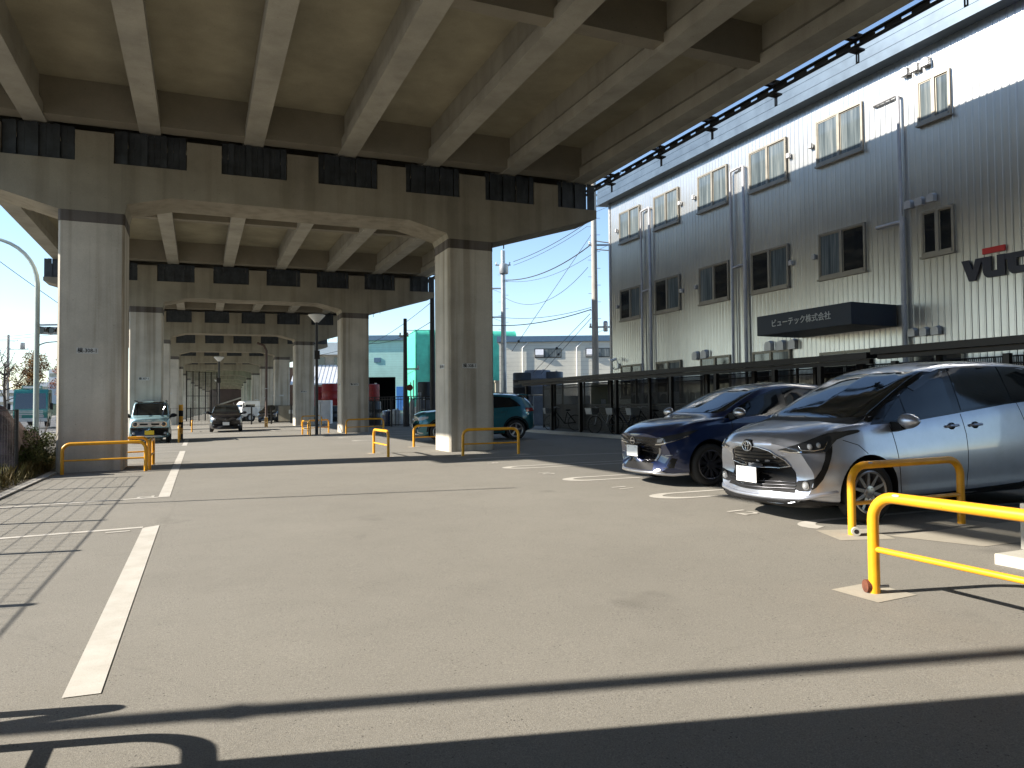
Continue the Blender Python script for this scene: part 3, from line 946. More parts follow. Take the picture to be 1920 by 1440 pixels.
# ================================================================ cycle shed, fence and things behind it
sh = thing("cycle_shed", "long low dark brown cycle shed roof on posts before the office", "cycle shed", (13.4, 18, G(13.4)))
def roof_piece(v0, v1, z0, z1):
    b = MB()
    b.hexa([(13.15, v0, z0), (15.0, v0, z0 + 0.12), (15.0, v1, z1 + 0.12), (13.15, v1, z1), (13.15, v0, z0 + 0.14), (15.0, v0, z0 + 0.20), (15.0, v1, z1 + 0.20), (13.15, v1, z1 + 0.14)])
    b.build("roof", M['dark_steel'], sh, world=True)
    b = MB()
    b.hexa([(13.30, v0 + 0.05, z0 - 0.10), (13.42, v0 + 0.05, z0 - 0.10), (13.42, v1 - 0.05, z1 - 0.10), (13.30, v1 - 0.05, z1 - 0.10), (13.30, v0 + 0.05, z0 - 0.002), (13.42, v0 + 0.05, z0 - 0.002), (13.42, v1 - 0.05, z1 - 0.002), (13.30, v1 - 0.05, z1 - 0.002)])
    b.build("beam", M['dark_steel'], sh, world=True)
roof_piece(11.0, 29.3, 2.28, 2.30)
roof_piece(3.0, 10.9, 2.34, 2.36)
for v in (28.85, 26.4, 24.0, 21.4, 18.23, 16.13, 13.9, 12.44, 10.48, 8.2, 5.8, 3.4):
    b = MB(); b.box(13.31, v - 0.055, 0.24, 13.42, v + 0.055, 2.20)
    b.build("post", M['dark_steel'], sh, world=True)
    b = MB(); b.box(14.7, v - 0.05, 0.24, 14.8, v + 0.05, 2.38)
    b.build("post", M['dark_steel'], sh, world=True)
b = MB()
for k in range(13): b.box(14.86, 3.2, 0.28 + 0.085 * k, 14.88, 29.0, 0.28 + 0.085 * k + 0.07)
b.build("shade_slats", M['dark_steel'], sh, world=True)  # slats added to blacken the shaded lower back of the shed
def mesh_fence(label, a, c, h, n_post, wire_v=0.06, post_r=0.03, mat='dark_steel', rails=(0.1, 0.97), wire=0.0035, z0=None, hz=None, cat="fence", nz=0):
    A, C_ = Vector((a[0], a[1], 0)), Vector((c[0], c[1], 0))
    root = thing("mesh_fence", label, cat, (a[0], a[1], G(a[0])))
    gz = lambda u: G(u) if z0 is None else z0
    d = C_ - A; L = d.length
    for k in range(n_post):
        p = A.lerp(C_, k / (n_post - 1))
        b = MB(); b.box(p.x - post_r, p.y - post_r, gz(p.x) - 0.05, p.x + post_r, p.y + post_r, gz(p.x) + h)
        b.build("post", M[mat], root, world=True)
    b = MB()
    nv = int(L / wire_v)
    for k in range(nv):
        p = A.lerp(C_, (k + 0.5) / nv)
        g = gz(p.x)
        b.cyl((p.x, p.y, g + 0.04), (p.x, p.y, g + h * 0.97), wire, n=4, cap=False)
    for fz in (hz or rails):
        b.cyl((A.x, A.y, gz(A.x) + h * fz), (C_.x, C_.y, gz(C_.x) + h * fz), max(wire * 1.6, 0.008), n=6)
    for k in range(nz):
        z = h * (k + 1) / (nz + 1)
        b.cyl((A.x, A.y, gz(A.x) + z), (C_.x, C_.y, gz(C_.x) + z), wire, n=4, cap=False)
    b.build("wire_panel", M[mat], root, world=True)
    return root
mesh_fence("dark wire fence standing behind the cycle shed, in front of the air conditioners", (15.25, 3.0), (15.25, 31.0), 2.05, 15, 0.045, wire=0.011, hz=(0.08, 0.9, 0.97))
M['ac'] = simple("beige_casing", (0.30, 0.29, 0.26), 0.55, 0, 0.12)
M['ac_dark'] = simple("fan_grille", (0.04, 0.04, 0.04), 0.6, 0, 0.1)
ac_lab = ["farther", "middle", "nearer"]
k = 0
for row in range(2):
    for j in range(3):
        v, z = 24.0 - 0.95 * j, 0.32 + 0.78 * row
        t = thing("air_conditioner", "beige outdoor air conditioner, %s of the %s row behind the fence" % (ac_lab[j], ("lower", "upper")[row]), "air conditioner", (16.1, v, z), group="outdoor air conditioners by the wall")
        b = MB(); b.box(-0.16, -0.42, 0, 0.16, 0.42, 0.70, 0.01)
        b.build("casing", M['ac'], t)
        b = MB(); b.cyl((-0.163, 0.10, 0.36), (-0.175, 0.10, 0.36), 0.27, n=24)
        for q in range(4): b.box(-0.185, -0.17 + 0.18 * q, 0.10, -0.176, -0.16 + 0.18 * q, 0.62)
        b.build("fan_grille", M['ac_dark'], t)

def bicycle(label, u, v, ang, mat):
    t = thing("bicycle", label, "bicycle", (u, v, G(u) + 0.02), (0, 0, ang), group="bicycles parked in the shed")
    for x in (-0.52, 0.52):
        b = MB()
        b.tube([(x + 0.32 * math.cos(q), 0, 0.33 + 0.32 * math.sin(q)) for q in [2 * math.pi * i / 20 for i in range(20)]], 0.016, 6, closed=True)
        for i in range(8):
            q = math.pi * i / 8
            b.cyl((x + 0.31 * math.cos(q), 0, 0.33 + 0.31 * math.sin(q)), (x - 0.31 * math.cos(q), 0, 0.33 - 0.31 * math.sin(q)), 0.003, n=3)
        b.build("wheel", M['rubber'], t)
    b = MB()
    P = {'bb': (0.05, 0, 0.30), 'st': (0.17, 0, 0.78), 'hd': (-0.36, 0, 0.85), 'fr': (-0.52, 0, 0.33), 'rr': (0.52, 0, 0.33)}
    for a, c in (('bb', 'st'), ('bb', 'hd'), ('rr', 'bb'), ('rr', 'st'), ('hd', 'fr')): b.cyl(P[a], P[c], 0.018, n=8)
    b.build("frame", mat, t)
    b = MB(); b.tube([(-0.25, -0.27, 0.98), (-0.38, -0.16, 1.0), (-0.37, 0, 0.95), (-0.38, 0.16, 1.0), (-0.25, 0.27, 0.98)], 0.013, 6)
    b.build("handlebar", M['galv'], t)
    b = MB(); b.ball((0.20, 0, 0.86), (0.13, 0.075, 0.035))
    b.build("saddle", M['black'], t, smooth=True)
    b = MB(); b.hexa([(-0.80, -0.16, 0.72), (-0.50, -0.16, 0.72), (-0.50, 0.16, 0.72), (-0.80, 0.16, 0.72), (-0.84, -0.19, 0.95), (-0.46, -0.19, 0.95), (-0.46, 0.19, 0.95), (-0.84, 0.19, 0.95)])
    b.build("basket", M['galv'], t)
bicycle("bicycle with grey basket in the shed, beside the second post", 14.0, 23.2, 0.15, M['galv'])
bicycle("dark bicycle in the shed nearest the navy hatchback's bonnet", 14.0, 20.3, -0.1, M['black'])
bicycle("dark bicycle leaning in the shed between the others", 14.0, 21.7, 0.1, M['blue'])
bicycle("bicycle at the far end of the shed behind the teal car", 14.0, 26.6, -0.2, M['black'])
# ================================================================ surroundings beyond the car park
def C(px, d):                               # ground position from a bearing and a distance (survey helper)
    x = (px - 960) / 1340.0 * d
    return x * math.cos(YAW) + d * math.sin(YAW), d * math.cos(YAW) - x * math.sin(YAW)

def lined(name, col, pitch=0.3, var=0.1, rough=0.6):
    m, nt, p = principled(name, col, rough, 0, 0.4)
    v = mapped(nt, (1, 1, 1))
    w = N(nt, "ShaderNodeTexWave", wave_type='BANDS', bands_direction='Z', wave_profile='SAW')
    w.inputs["Scale"].default_value = 0.314 / pitch / 1.0
    w.inputs["Distortion"].default_value = 0
    nt.links.new(v, w.inputs["Vector"])
    l = ramp(nt, w.outputs["Fac"], [(0.0, 0.45), (0.07, 1.0), (1.0, 1.0)])
    c = ramp(nt, noise(nt, v, 0.7, 6, 0.65), [(0.3, 1 - var), (0.7, 1.05)])
    nt.links.new(mul(nt, mul(nt, (*col,), c), l), p.inputs["Base Color"])
    return m
M['aqua'] = lined("aqua_cladding", (0.40, 0.62, 0.56), 0.42)
M['beige'] = lined("beige_cladding", (0.60, 0.58, 0.50), 0.40, 0.12)
M['green'] = simple("green_sheeting", (0.07, 0.47, 0.33), 0.55, 0, 0.18, 0.8)
M['roof_blue'] = simple("roof_edge", (0.10, 0.17, 0.25), 0.5, 0.2, 0.1)
M['white_wall'] = simple("white_wall", (0.72, 0.72, 0.70), 0.6, 0, 0.08)
M['tan_wall'] = simple("tan_wall", (0.33, 0.28, 0.23), 0.7, 0, 0.15)
M['awning'] = simple("white_sheet_roof", (0.66, 0.67, 0.70), 0.4, 0.2, 0.1)
M['tank_blue'] = simple("grey_blue_tank", (0.12, 0.14, 0.18), 0.5, 0.1, 0.2)
M['tank_black'] = simple("black_tank", (0.012, 0.013, 0.015), 0.4, 0, 0.2)
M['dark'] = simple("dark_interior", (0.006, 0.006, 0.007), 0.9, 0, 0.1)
M['far_block'] = simple("pale_far_wall", (0.42, 0.46, 0.50), 0.8, 0, 0.1, 0.3)

def local_root(name, label, cat, px, d, ang, group=None, z=None):
    u, v = C(px, d)
    return thing(name, label, cat, (u, v, G(u) if z is None else z), (0, 0, -YAW + ang), group)
# local axes of these: x to the right as seen, y away, z up
# aqua factory with a dark doorway
t = local_root("factory", "aqua clad factory with blue roof edge and a wide black doorway", "factory", 757, 125, -0.02)
t.scale = (2.08,) * 3
b = MB()
for x0, x1, z0, z1 in ((-4.6, -3.05, 0, 6.1), (-3.05, -0.70, 3.02, 6.1), (-0.70, 0.05, 0, 6.1)):
    b.box(x0, 0, z0, x1, 0.3, z1)
b.box(-4.6, 0.301, 0, -4.3, 14, 6.1); b.box(-0.25, 0.301, 0, 0.05, 14, 6.1)
b.build("wall", M['aqua'], t)
b = MB(); b.box(-4.8, -0.25, 6.1, 0.2, 14.2, 6.52)
b.build("roof", M['roof_blue'], t)
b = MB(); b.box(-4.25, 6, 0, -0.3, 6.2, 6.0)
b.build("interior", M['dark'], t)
b = MB(); b.box(-2.5, -0.06, 4.25, -1.95, -0.004, 4.65)
b.build("wall_patch", M['roof_blue'], t)
b = MB(); b.box(-0.62, -0.08, 0.2, -0.02, -0.004, 2.2)
b.build("notice_board", simple("blue_board", (0.05, 0.20, 0.55), 0.5), t)
# green sheeted building with a rounded top edge
t = local_root("green_warehouse", "bright green warehouse with a rounded sheet-metal top edge", "warehouse", 779, 95, 0.24)
t.scale = (1.95, 1.9, 1.72)
b = MB()
prof = [(0, 0.6), (0, 6.1)] + [(0.75 * (1 - math.cos(q)), 6.1 + 0.55 * math.sin(q)) for q in [math.pi / 2 * k / 6 for k in range(1, 7)]] + [(9, 6.65), (9, 0.6)]
b.prism([(y, z) for y, z in prof], 'x', 0, 7.1)
b.build("body", M['green'], t, smooth=True, ang=40)
b = MB()
for k in range(9): b.prism([(y - 0.02 if y < 1 else y, z + 0.02) for y, z in prof[:8]] + [(0.9, 6.5), (0.06, 6.0), (0.06, 5.4), (-0.02, 5.4)], 'x', 0.02 + k * 0.88, 0.08 + k * 0.88)
b.build("seam", M['green'], t)
b = MB(); b.box(-0.1, -0.1, 0, 7.2, 8.9, 0.6)
b.build("base", M['conc_light'], t)
b = MB(); b.box(-0.02, 0.9, 1.1, -0.004, 1.5, 2.7)
b.build("slit_window", M['dark'], t)
b = MB(); b.box(5.4, -0.9, 0, 7.5, 0.0, 2.45); b.box(5.35, -0.95, 2.45, 7.55, 0.0, 2.6)
b.build("concrete_annex", M['conc_beam'], t)
# beige works building
t = local_root("works_building", "long beige clad works building with grey-blue roof edge and strip windows", "building", 965, 70, -0.03)
b = MB(); b.box(-1.5, 0, 0, 22, 16, 7.3)
b.build("wall", M['beige'], t)
b = MB(); b.box(-1.7, -0.25, 7.3, 22.2, 16.2, 7.85)
b.build("roof", M['roof_blue'], t)
for x in (2.05, 7.05):
    b = MB(); b.box(x - 0.06, -0.05, 5.72, x + 2.56, -0.003, 6.62)
    w = b.build("window", M['dark_steel'], t)
    b = MB(); b.box(x + 0.86, -0.07, 5.79, x + 2.5, -0.051, 6.55)
    b.build("pane", M['win_frost'], w)
    b = MB(); b.hexa([(x, -0.08, 5.8), (x + 0.8, -0.08, 5.8), (x + 0.8, -0.052, 5.8), (x, -0.052, 5.8), (x, -0.30, 6.0), (x + 0.8, -0.30, 6.0), (x + 0.8, -0.10, 6.55), (x, -0.10, 6.55)])
    b.build("open_sash", M['awning'], w)
for x in (0.8, 6.1):
    b = MB(); b.tube([(x + 0.5, -0.05, 7.25), (x, -0.12, 6.7), (x, -0.12, 0.3)], 0.06, 8)
    b.build("drain_pipe", M['white_wall'], t)
# white building with tan upper floor and sheet roof
t = local_root("white_building", "white building with tan upper storey and a sloping white sheet awning", "building", 640, 185, 0.10)
t.scale = (2.37,) * 3
b = MB(); b.box(-4.8, 0, 0, 2.5, 10, 4.4); b.build("lower_wall", M['red_wall'] if 'red_wall' in M else M['tan_wall'], t)
b = MB(); b.box(-4.8, 0.3, 4.4, 2.4, 9.5, 6.2); b.build("upper_wall", M['tan_wall'], t)
b = MB(); b.box(-5.0, -0.4, 6.2, 2.6, 9.8, 7.5); b.build("roof", M['white_wall'], t)
b = MB()
for k in range(4): b.box(-4.4 + 1.8 * k, 0.2, 4.6, -3.6 + 1.8 * k, 0.29, 5.9)
b.build("window_band", M['win'], t)
b = MB()
for k in range(18):
    x = -4.8 + 0.4 * k
    b.hexa([(x, -3.2, 2.9), (x + 0.3, -3.2, 2.9), (x + 0.3, -0.02, 5.0), (x, -0.02, 5.0), (x, -3.2, 2.98), (x + 0.3, -3.2, 2.98), (x + 0.3, -0.02, 5.08), (x, -0.02, 5.08)])
b.hexa([(-4.8, -3.2, 2.82), (2.4, -3.2, 2.82), (2.4, -0.02, 4.92), (-4.8, -0.02, 4.92), (-4.8, -3.2, 2.9), (2.4, -3.2, 2.9), (2.4, -0.02, 5.0), (-4.8, -0.02, 5.0)])
b.build("awning", M['awning'], t)
# red and dark storage tanks in front
def tank(label, px, d, r, h, mat, z=0.0, cat="tank", group=None):
    u, v = C(px, d)
    t = thing("storage_tank", label, cat, (u, v, G(u) + z), group=group)
    b = MB(); b.lathe([(r * 0.98, 0), (r, 0.03), (r, h * 0.3), (r + 0.015, h * 0.31), (r + 0.015, h * 0.34), (r, h * 0.35), (r, h * 0.64), (r + 0.015, h * 0.65), (r + 0.015, h * 0.68), (r, h * 0.69), (r, h - 0.05), (r * 0.96, h), (0.05, h + 0.03)], n=24)
    b.build("shell", mat, t, smooth=True, ang=50)
    b = MB(); b.cyl((r * 0.5, 0, h), (r * 0.5, 0, h + 0.09), 0.07, n=10); b.build("filler_cap", M['galv'], t)

M['tank_red'] = simple('dull_red', (0.26, 0.012, 0.012), 0.5, 0, 0.2)
G_T = "tanks and drums behind the boundary fence"
tank("large red drum before the black factory doorway", 698, 46, 0.45, 1.05, M['tank_red'], 1.55, "drum", G_T)
tank("dark red drum stacked under the large red drum", 700, 46, 0.48, 1.5, M['tank_black'], 0.0, "drum", G_T)
tank("red tank just left of the second right column, farther one", 598, 60, 0.75, 1.6, M['tank_red'], 1.3, "tank", G_T)
tank("red tank just left of the second right column, nearer one", 622, 58, 0.8, 1.75, M['tank_red'], 1.3, "tank", G_T)
tank("dark tank base below the farther red tank", 598, 60, 0.8, 1.25, M['tank_black'], 0.0, "tank", G_T)
tank("dark tank base below the nearer red tank", 622, 58, 0.85, 1.25, M['tank_black'], 0.0, "tank", G_T)
tank("dull steel drum low behind the fence, left of the black pole", 740, 43, 0.32, 0.95, M['galv'], 0.0, "drum", G_T)
tank("dark blue drum low behind the fence beside the steel drum", 725, 43, 0.30, 0.9, M['blue'], 0.0, "drum", G_T)
tank("big black tank between the green warehouse and the right column", 800, 44, 0.55, 2.6, M['tank_black'], 0.0, "tank", G_T)
for k, (px, d, r, h, z, mt, lb) in enumerate([(985, 46, 0.8, 1.4, 1.75, 'tank_black', "black tank with flat top above the shed's far end, left one"), (1008, 46, 0.85, 1.55, 1.75, 'tank_blue', "grey-blue tank above the shed's far end, between black ones"), (1034, 46, 0.75, 1.45, 1.75, 'tank_black', "black tank above the shed's far end, right one"), (985, 46, 0.85, 1.7, 0, 'tank_black', "black tank under the left black tank"), (1008, 46.2, 0.85, 1.7, 0, 'tank_black', "black tank under the grey-blue tank"), (1036, 46, 0.85, 1.7, 0, 'tank_black', "black tank under the right black tank")]):
    tank(lb, px, d, r, h, M[mt], z, "tank", G_T)
for k, (px, lb) in enumerate([(1012, "dull blue container seen through the shed, leftmost"), (1040, "dull blue container seen through the shed, second from left"), (1066, "dull blue container seen through the shed, third from left"), (1092, "dull blue container seen through the shed, rightmost")]):
    t = local_root("plastic_container", lb, "container", px, 38, 0, "containers behind the cycle shed")
    b = MB(); b.box(-0.36, -0.36, 0.02, 0.36, 0.36, 1.55, 0.04); b.build("body", M['tank_blue'], t)
    b = MB(); b.box(-0.38, -0.38, 0.9, 0.38, 0.38, 0.95); b.build("rib", M['tank_blue'], t)
for k, (px, lb) in enumerate([(772, "bundle of pale cylinders behind the fence, leftmost"), (784, "bundle of pale cylinders behind the fence, middle"), (795, "bundle of pale cylinders behind the fence, rightmost")]):
    t = local_root("gas_cylinder", lb, "cylinder", px, 43, 0, "pale cylinders behind the fence")
    b = MB(); b.lathe([(0.12, 0.02), (0.14, 0.08), (0.14, 1.35), (0.10, 1.5), (0.04, 1.56)], (0, 0, 0), 14); b.build("bottle", M['conc_light'], t, smooth=True)
    b = MB(); b.cyl((0, 0, 1.56), (0, 0, 1.68), 0.035, n=8); b.build("valve", M['galv'], t)
t = local_root("white_cabinet", "narrow white cabinet below the red tanks", "cabinet", 610, 52, 0)
b = MB(); b.box(-0.45, -0.3, 0, 0.45, 0.3, 1.7, 0.02); b.build("body", M['white_wall'], t)
b = MB(); b.box(-0.42, -0.315, 0.06, 0.42, -0.303, 1.62); b.build("door", M['awning'], t)
t = local_root("steel_rack", "grey steel rack behind the fence next to the right column", "rack", 806, 42, 0)
b = MB()
for x in (-0.6, 0.6):
    for y in (-0.4, 0.4): b.box(x - 0.03, y - 0.03, 0, x + 0.03, y + 0.03, 1.95)
b.build("frame", M['galv'], t)
b = MB()
for z in (0.3, 0.95, 1.6): b.box(-0.6, -0.4, z, 0.6, 0.4, z + 0.04)
b.box(-0.5, -0.35, 0.36, 0.5, 0.35, 0.9); b.box(-0.5, -0.35, 1.0, 0.45, 0.35, 1.5)
b.build("load", M['tank_blue'], t)
t = local_root("yellow_panel", "dull yellow-green panel leaning behind the shed, left of the office", "panel", 1133, 33, 0)
b = MB(); b.box(-0.6, 0, 0.3, 0.7, 0.06, 2.0, 0.01); b.build("board", simple("olive_panel", (0.20, 0.20, 0.05), 0.7), t)
b = MB(); b.box(-0.15, -0.012, 1.0, 0.05, -0.002, 1.3); b.build("notice", M['white_wall'], t)

# boundary fences of black pickets
u0, v0 = C(640, 42); u1, v1 = C(830, 41)
mesh_fence("black picket fence on the boundary before the aqua factory", (u0, v0), (u1, v1), 1.75, 7, 0.16, post_r=0.035, wire=0.014, hz=(0.06, 0.9, 0.985))
mesh_fence("black picket fence from the right column to the shed's far end", (u1, v1), (13.6, 29.6), 1.65, 7, 0.18, post_r=0.035, wire=0.012, hz=(0.06, 0.9, 0.985))
mesh_fence("low dark fence crossing under the viaduct behind the black car", (-2.0, 60.0), (6.6, 58.0), 1.42, 7, 0.10, post_r=0.05, wire=0.006, hz=(0.05, 0.98))
mesh_fence("tall dark net screen between the far left columns", (-1.2, 84.0), (1.9, 88.0), 5.4, 6, 0.22, post_r=0.06, wire=0.02, hz=(0.25, 0.5, 0.985))
for k, (px, d) in enumerate(((546, 56),)):
    t = local_root("panel_board", "small grey notice panel on the low fence under the viaduct", "panel", px, d, 0)
    b = MB(); b.box(-1.0, 0, 0.15, 1.0, 0.06, 1.38); b.build("board", M['conc_beam'], t)
    b = MB(); b.box(-0.2, -0.012, 0.75, 0.2, -0.002, 1.05); b.build("notice", M['white_wall'], t)
# end of the long view under the viaduct
u, v = shift(200) + 3.0, 214
t = thing("brown_building", "dark brown building closing the far end under the viaduct", "building", (u, v, 0))
b = MB(); b.box(-14, 0, 0, 18, 8, 13); b.build("wall", simple("brown_wall", (0.085, 0.06, 0.05), 0.8, 0, 0.25, 0.3), t)
b = MB(); b.hexa([(-2, -0.6, 2.2), (5.2, -0.6, 4.6), (5.2, -0.1, 4.6), (-2, -0.1, 2.2), (-2, -0.6, 2.6), (5.2, -0.6, 5.0), (5.2, -0.1, 5.0), (-2, -0.1, 2.6)])
b.build("stair_rail", M['conc_light'], t)
b = MB()
for k in range(4): b.box(-9 + 5 * k, -0.15, 6.6, -5.5 + 5 * k, -0.003, 9)
b.build("window_band", M['dark'], t)

# ---------------------------------------------------------------- lamps and poles under the deck
def park_lamp(label, u, v, h):
    t = thing("car_park_lamp", label, "lamp post", (u, v, G(u)), group="car park lamps")
    b = MB(); b.cyl((0, 0, -0.05), (0, 0, h - 0.25), 0.075, 0.06, n=12); b.build("pole", M['dark_steel'], t, smooth=True)
    b = MB(); b.lathe([(0.10, h - 0.30), (0.13, h - 0.26), (0.37, h), (0.39, h + 0.03), (0.36, h + 0.06), (0.10, h + 0.10)], n=24); b.build("lamp_shade", M['white_wall'], t, smooth=True, ang=50)
    b = MB(); b.box(-0.12, -0.16, h - 2.0, 0.12, -0.06, h - 1.6); b.build("junction_box", M['dark_steel'], t)
    b = MB(); b.cyl((0.16, 0.02, 0), (0.16, 0.02, 1.5), 0.03, n=8); b.build("cable_duct", M['galv'], t)
park_lamp("tall dark lamp post with white cone lamp, beside the second right column", 4.95, 33.6, 5.45)
park_lamp("dark lamp post with white cone lamp behind the black car", 1.45, 60.8, 5.3)
park_lamp("tiny lamp post far down the centre of the viaduct", 2.4, 110, 5.3)
def plain_pole(label, u, v, h, r, mat, bend=0.0):
    t = thing("pole", label, "pole", (u, v, G(u)))
    b = MB()
    if bend: b.tube([(0, 0, -0.1), (0, 0, h - 0.5), (-bend * 0.3, 0, h - 0.15), (-bend, 0, h)], r, 10)
    else: b.cyl((0, 0, -0.1), (0, 0, h), r, r * 0.85, n=12)
    b.build("shaft", mat, t, smooth=True, ang=60)
    b = MB(); b.lathe([(r + 0.002, h * 0.45), (r + 0.02, h * 0.45 + 0.03), (r + 0.002, h * 0.45 + 0.06)], n=12); b.build("band", M['galv'], t)
    return t
plain_pole("brown pole with bent top standing before the third right column", 4.15, 50.5, 5.6, 0.08, simple("brown_pole", (0.10, 0.06, 0.045), 0.6), 0.6)
plain_pole("dark pole far off between the third and fourth right columns", 4.9, 60, 4.6, 0.07, M['pole_dark'])
t = thing("warning_post", "yellow and black striped post beside the second left column", "post", (-0.70, 33.9, 0))
for k in range(6):
    b = MB(); b.cyl((0, 0, 0.25 * k - (0.05 if k == 0 else 0)), (0, 0, 0.25 * k + 0.249), 0.09, n=12)
    b.build("stripe", M['yellow'] if k % 2 else M['black'], t)

# ---------------------------------------------------------------- utility poles and cables on the right
def utility_pole(label, px, d, h, r, mat, arms=(), ang=0.0, boxes=(), steps=True):
    u, v = C(px, d)
    t = thing("utility_pole", label, "utility pole", (u, v, G(u)), (0, 0, -YAW + ang), group="utility poles")
    b = MB(); b.cyl((0, 0, -0.1), (0, 0, h), r, r * 0.72, n=14); b.build("shaft", mat, t, smooth=True)
    for z, x0, x1 in arms:
        b = MB(); b.box(x0, -0.05, z - 0.04, x1, 0.05, z + 0.04)
        b.hexa([(min(0, x0) * 0.7 - 0.02, -0.02, z - 0.3) if False else (0, -0.02, z - 0.35), (0.04, -0.02, z - 0.35), (0.04, 0.02, z - 0.35), (0, 0.02, z - 0.35), (x0 * 0.75 if abs(x0) > abs(x1) else x1 * 0.75, -0.02, z - 0.04), ((x0 if abs(x0) > abs(x1) else x1) * 0.75 + 0.04, -0.02, z - 0.04), ((x0 if abs(x0) > abs(x1) else x1) * 0.75 + 0.04, 0.02, z - 0.04), (x0 * 0.75 if abs(x0) > abs(x1) else x1 * 0.75, 0.02, z - 0.04)])
        a = b.build("cross_arm", M['galv'], t)
        b = MB()
        for x in (x0 + 0.06, x1 - 0.06):
            b.lathe([(0.03, z + 0.04), (0.06, z + 0.08), (0.03, z + 0.12), (0.06, z + 0.16), (0.025, z + 0.2)], (x, 0, 0), 10)
        b.build("insulator", M['white_wall'], a)
    for x, z, w, hh in boxes:
        b = MB(); b.lathe([(w * 0.9, z), (w, z + 0.05), (w, z + hh), (w * 0.7, z + hh + 0.06)], (x, -0.1, 0), 14)
        b.build("transformer", M['galv'], t, smooth=True)
    if steps:
        b = MB()
        k = 0
        z = 2.5
        while z < h - 1:
            s = 1 if k % 2 else -1
            b.cyl((s * r * 0.8, 0, z), (s * (r + 0.14), 0, z), 0.012, n=6)
            z += 0.45; k += 1
        b.build("step_bolt", M['galv'], t)
    return t
utility_pole("grey utility pole with transformer in front of the green warehouse", 945, 47, 11.3, 0.20, M['galv'], ((10.35, -0.5, 0.5), (8.8, -1.0, 0.1), (6.9, -1.0, 0.1)), 0, ((0.05, 9.75, 0.30, 0.6),))
utility_pole("tall concrete utility pole beside the left end of the office", 1117, 38, 13.0, 0.19, M['pole_grey'], ((12.3, -0.1, 1.0), (11.7, -0.1, 1.0), (9.6, -0.3, 0.9), (5.2, -0.3, 0.9)), 0.0, ((0.55, 4.95, 0.12, 0.5),))
utility_pole("black wooden utility pole before the aqua factory", 760, 41, 6.2, 0.14, M['pole_dark'], ((5.2, -0.35, 0.2), (3.3, -0.1, 0.8)), 0.0, (), False)
utility_pole("black wooden utility pole tight against the nearest right column", 811, 39, 8.2, 0.16, M['pole_dark'], (), 0, (), False)
t = local_root("sign_post", "thin pale sign post with an oval reddish sign by the black pole", "sign", 770, 40, 0)
b = MB(); b.cyl((0, 0, 0), (0, 0, 2.5), 0.03, n=8); b.build("post", M['conc_light'], t)
b = MB(); b.cyl((-0.05, -0.05, 2.2), (-0.05, -0.02, 2.2), 0.18, n=16); b.build("sign_face", M['rust'], t)

def cable(label, a, c, sag=0.3, r=0.018, damper=None):
    a, c = Vector(a), Vector(c)
    t = thing("cable", label, "cable", tuple(a), group="overhead cables")
    pts = [a.lerp(c, k / 14) - Vector((0, 0, sag * 4 * (k / 14) * (1 - k / 14))) for k in range(15)]
    b = MB(); b.tube(pts, r, 5); b.build("strand", M['wire'], t, world=True)
    if damper:
        p = a.lerp(c, damper)
        b = MB(); b.ball(p, 0.09, 1); b.build("guy_ball", M['wire'], t, world=True)
def Cz(px, d, py):                          # point at a bearing, distance and height seen
    u, v = C(px, d)
    return (u, v, CAM_H + (762 - py) / 1340.0 * d)
cable("thick overhead cable from the grey pole up to the tall concrete pole", Cz(950, 47, 525), Cz(1110, 38, 460), 0.5, 0.03)
cable("thin overhead cable below the thick one to the tall concrete pole", Cz(950, 47, 527), Cz(1112, 38, 478), 0.5, 0.012)
cable("sagging cable from the grey pole to the lamp arm on the concrete pole", Cz(948, 47, 558), Cz(1105, 38, 502), 1.1, 0.014)
cable("upper of two level cables joining the two grey poles", Cz(948, 47, 596), Cz(1110, 38, 578), 0.25, 0.014)
cable("lower of two level cables joining the two grey poles", Cz(920, 48, 610), Cz(1110, 38, 582), 0.3, 0.026)
cable("long guy wire with a ball, slanting down left from the concrete pole", Cz(1112, 38, 440), Cz(960, 44, 660), 0.0, 0.014, 0.90)
cable("guy wire with a ball from the concrete pole to the beige building", Cz(1108, 38, 590), Cz(1000, 44, 700), 0.0, 0.014, 0.55)
cable("second guy wire from the concrete pole, nearer its foot", Cz(1110, 38, 598), Cz(1015, 44, 702), 0.0, 0.014, 0.62)
cable("high-voltage cable rising right from the grey pole's top", Cz(965, 47, 490), Cz(1100, 42, 420), 0.2, 0.02)
cable("second high-voltage cable rising right from the grey pole's top", Cz(965, 47, 497), Cz(1105, 42, 424), 0.2, 0.014)
cable("cable rising from behind the second right column to the black pole", Cz(690, 52, 645), Cz(810, 39, 565), 0.2, 0.014)
cable("lower cable from behind the second right column to the black pole", Cz(690, 52, 642), Cz(812, 39, 600), 0.4, 0.016)
cable("level cable between the two black wooden poles", Cz(760, 41, 618), Cz(812, 39, 618), 0.02, 0.014)
cable("cable from the concrete pole's crossarm in front of the office corner", Cz(1120, 38, 452), Cz(1190, 34, 458), 0.05, 0.03)
cable("lower cable from the concrete pole behind the office corner", Cz(1120, 38, 468), Cz(1190, 34, 470), 0.05, 0.03)
cable("thin cable crossing the gap beside the tall lamp post", Cz(560, 70, 670), Cz(640, 66, 655), 0.05, 0.02)

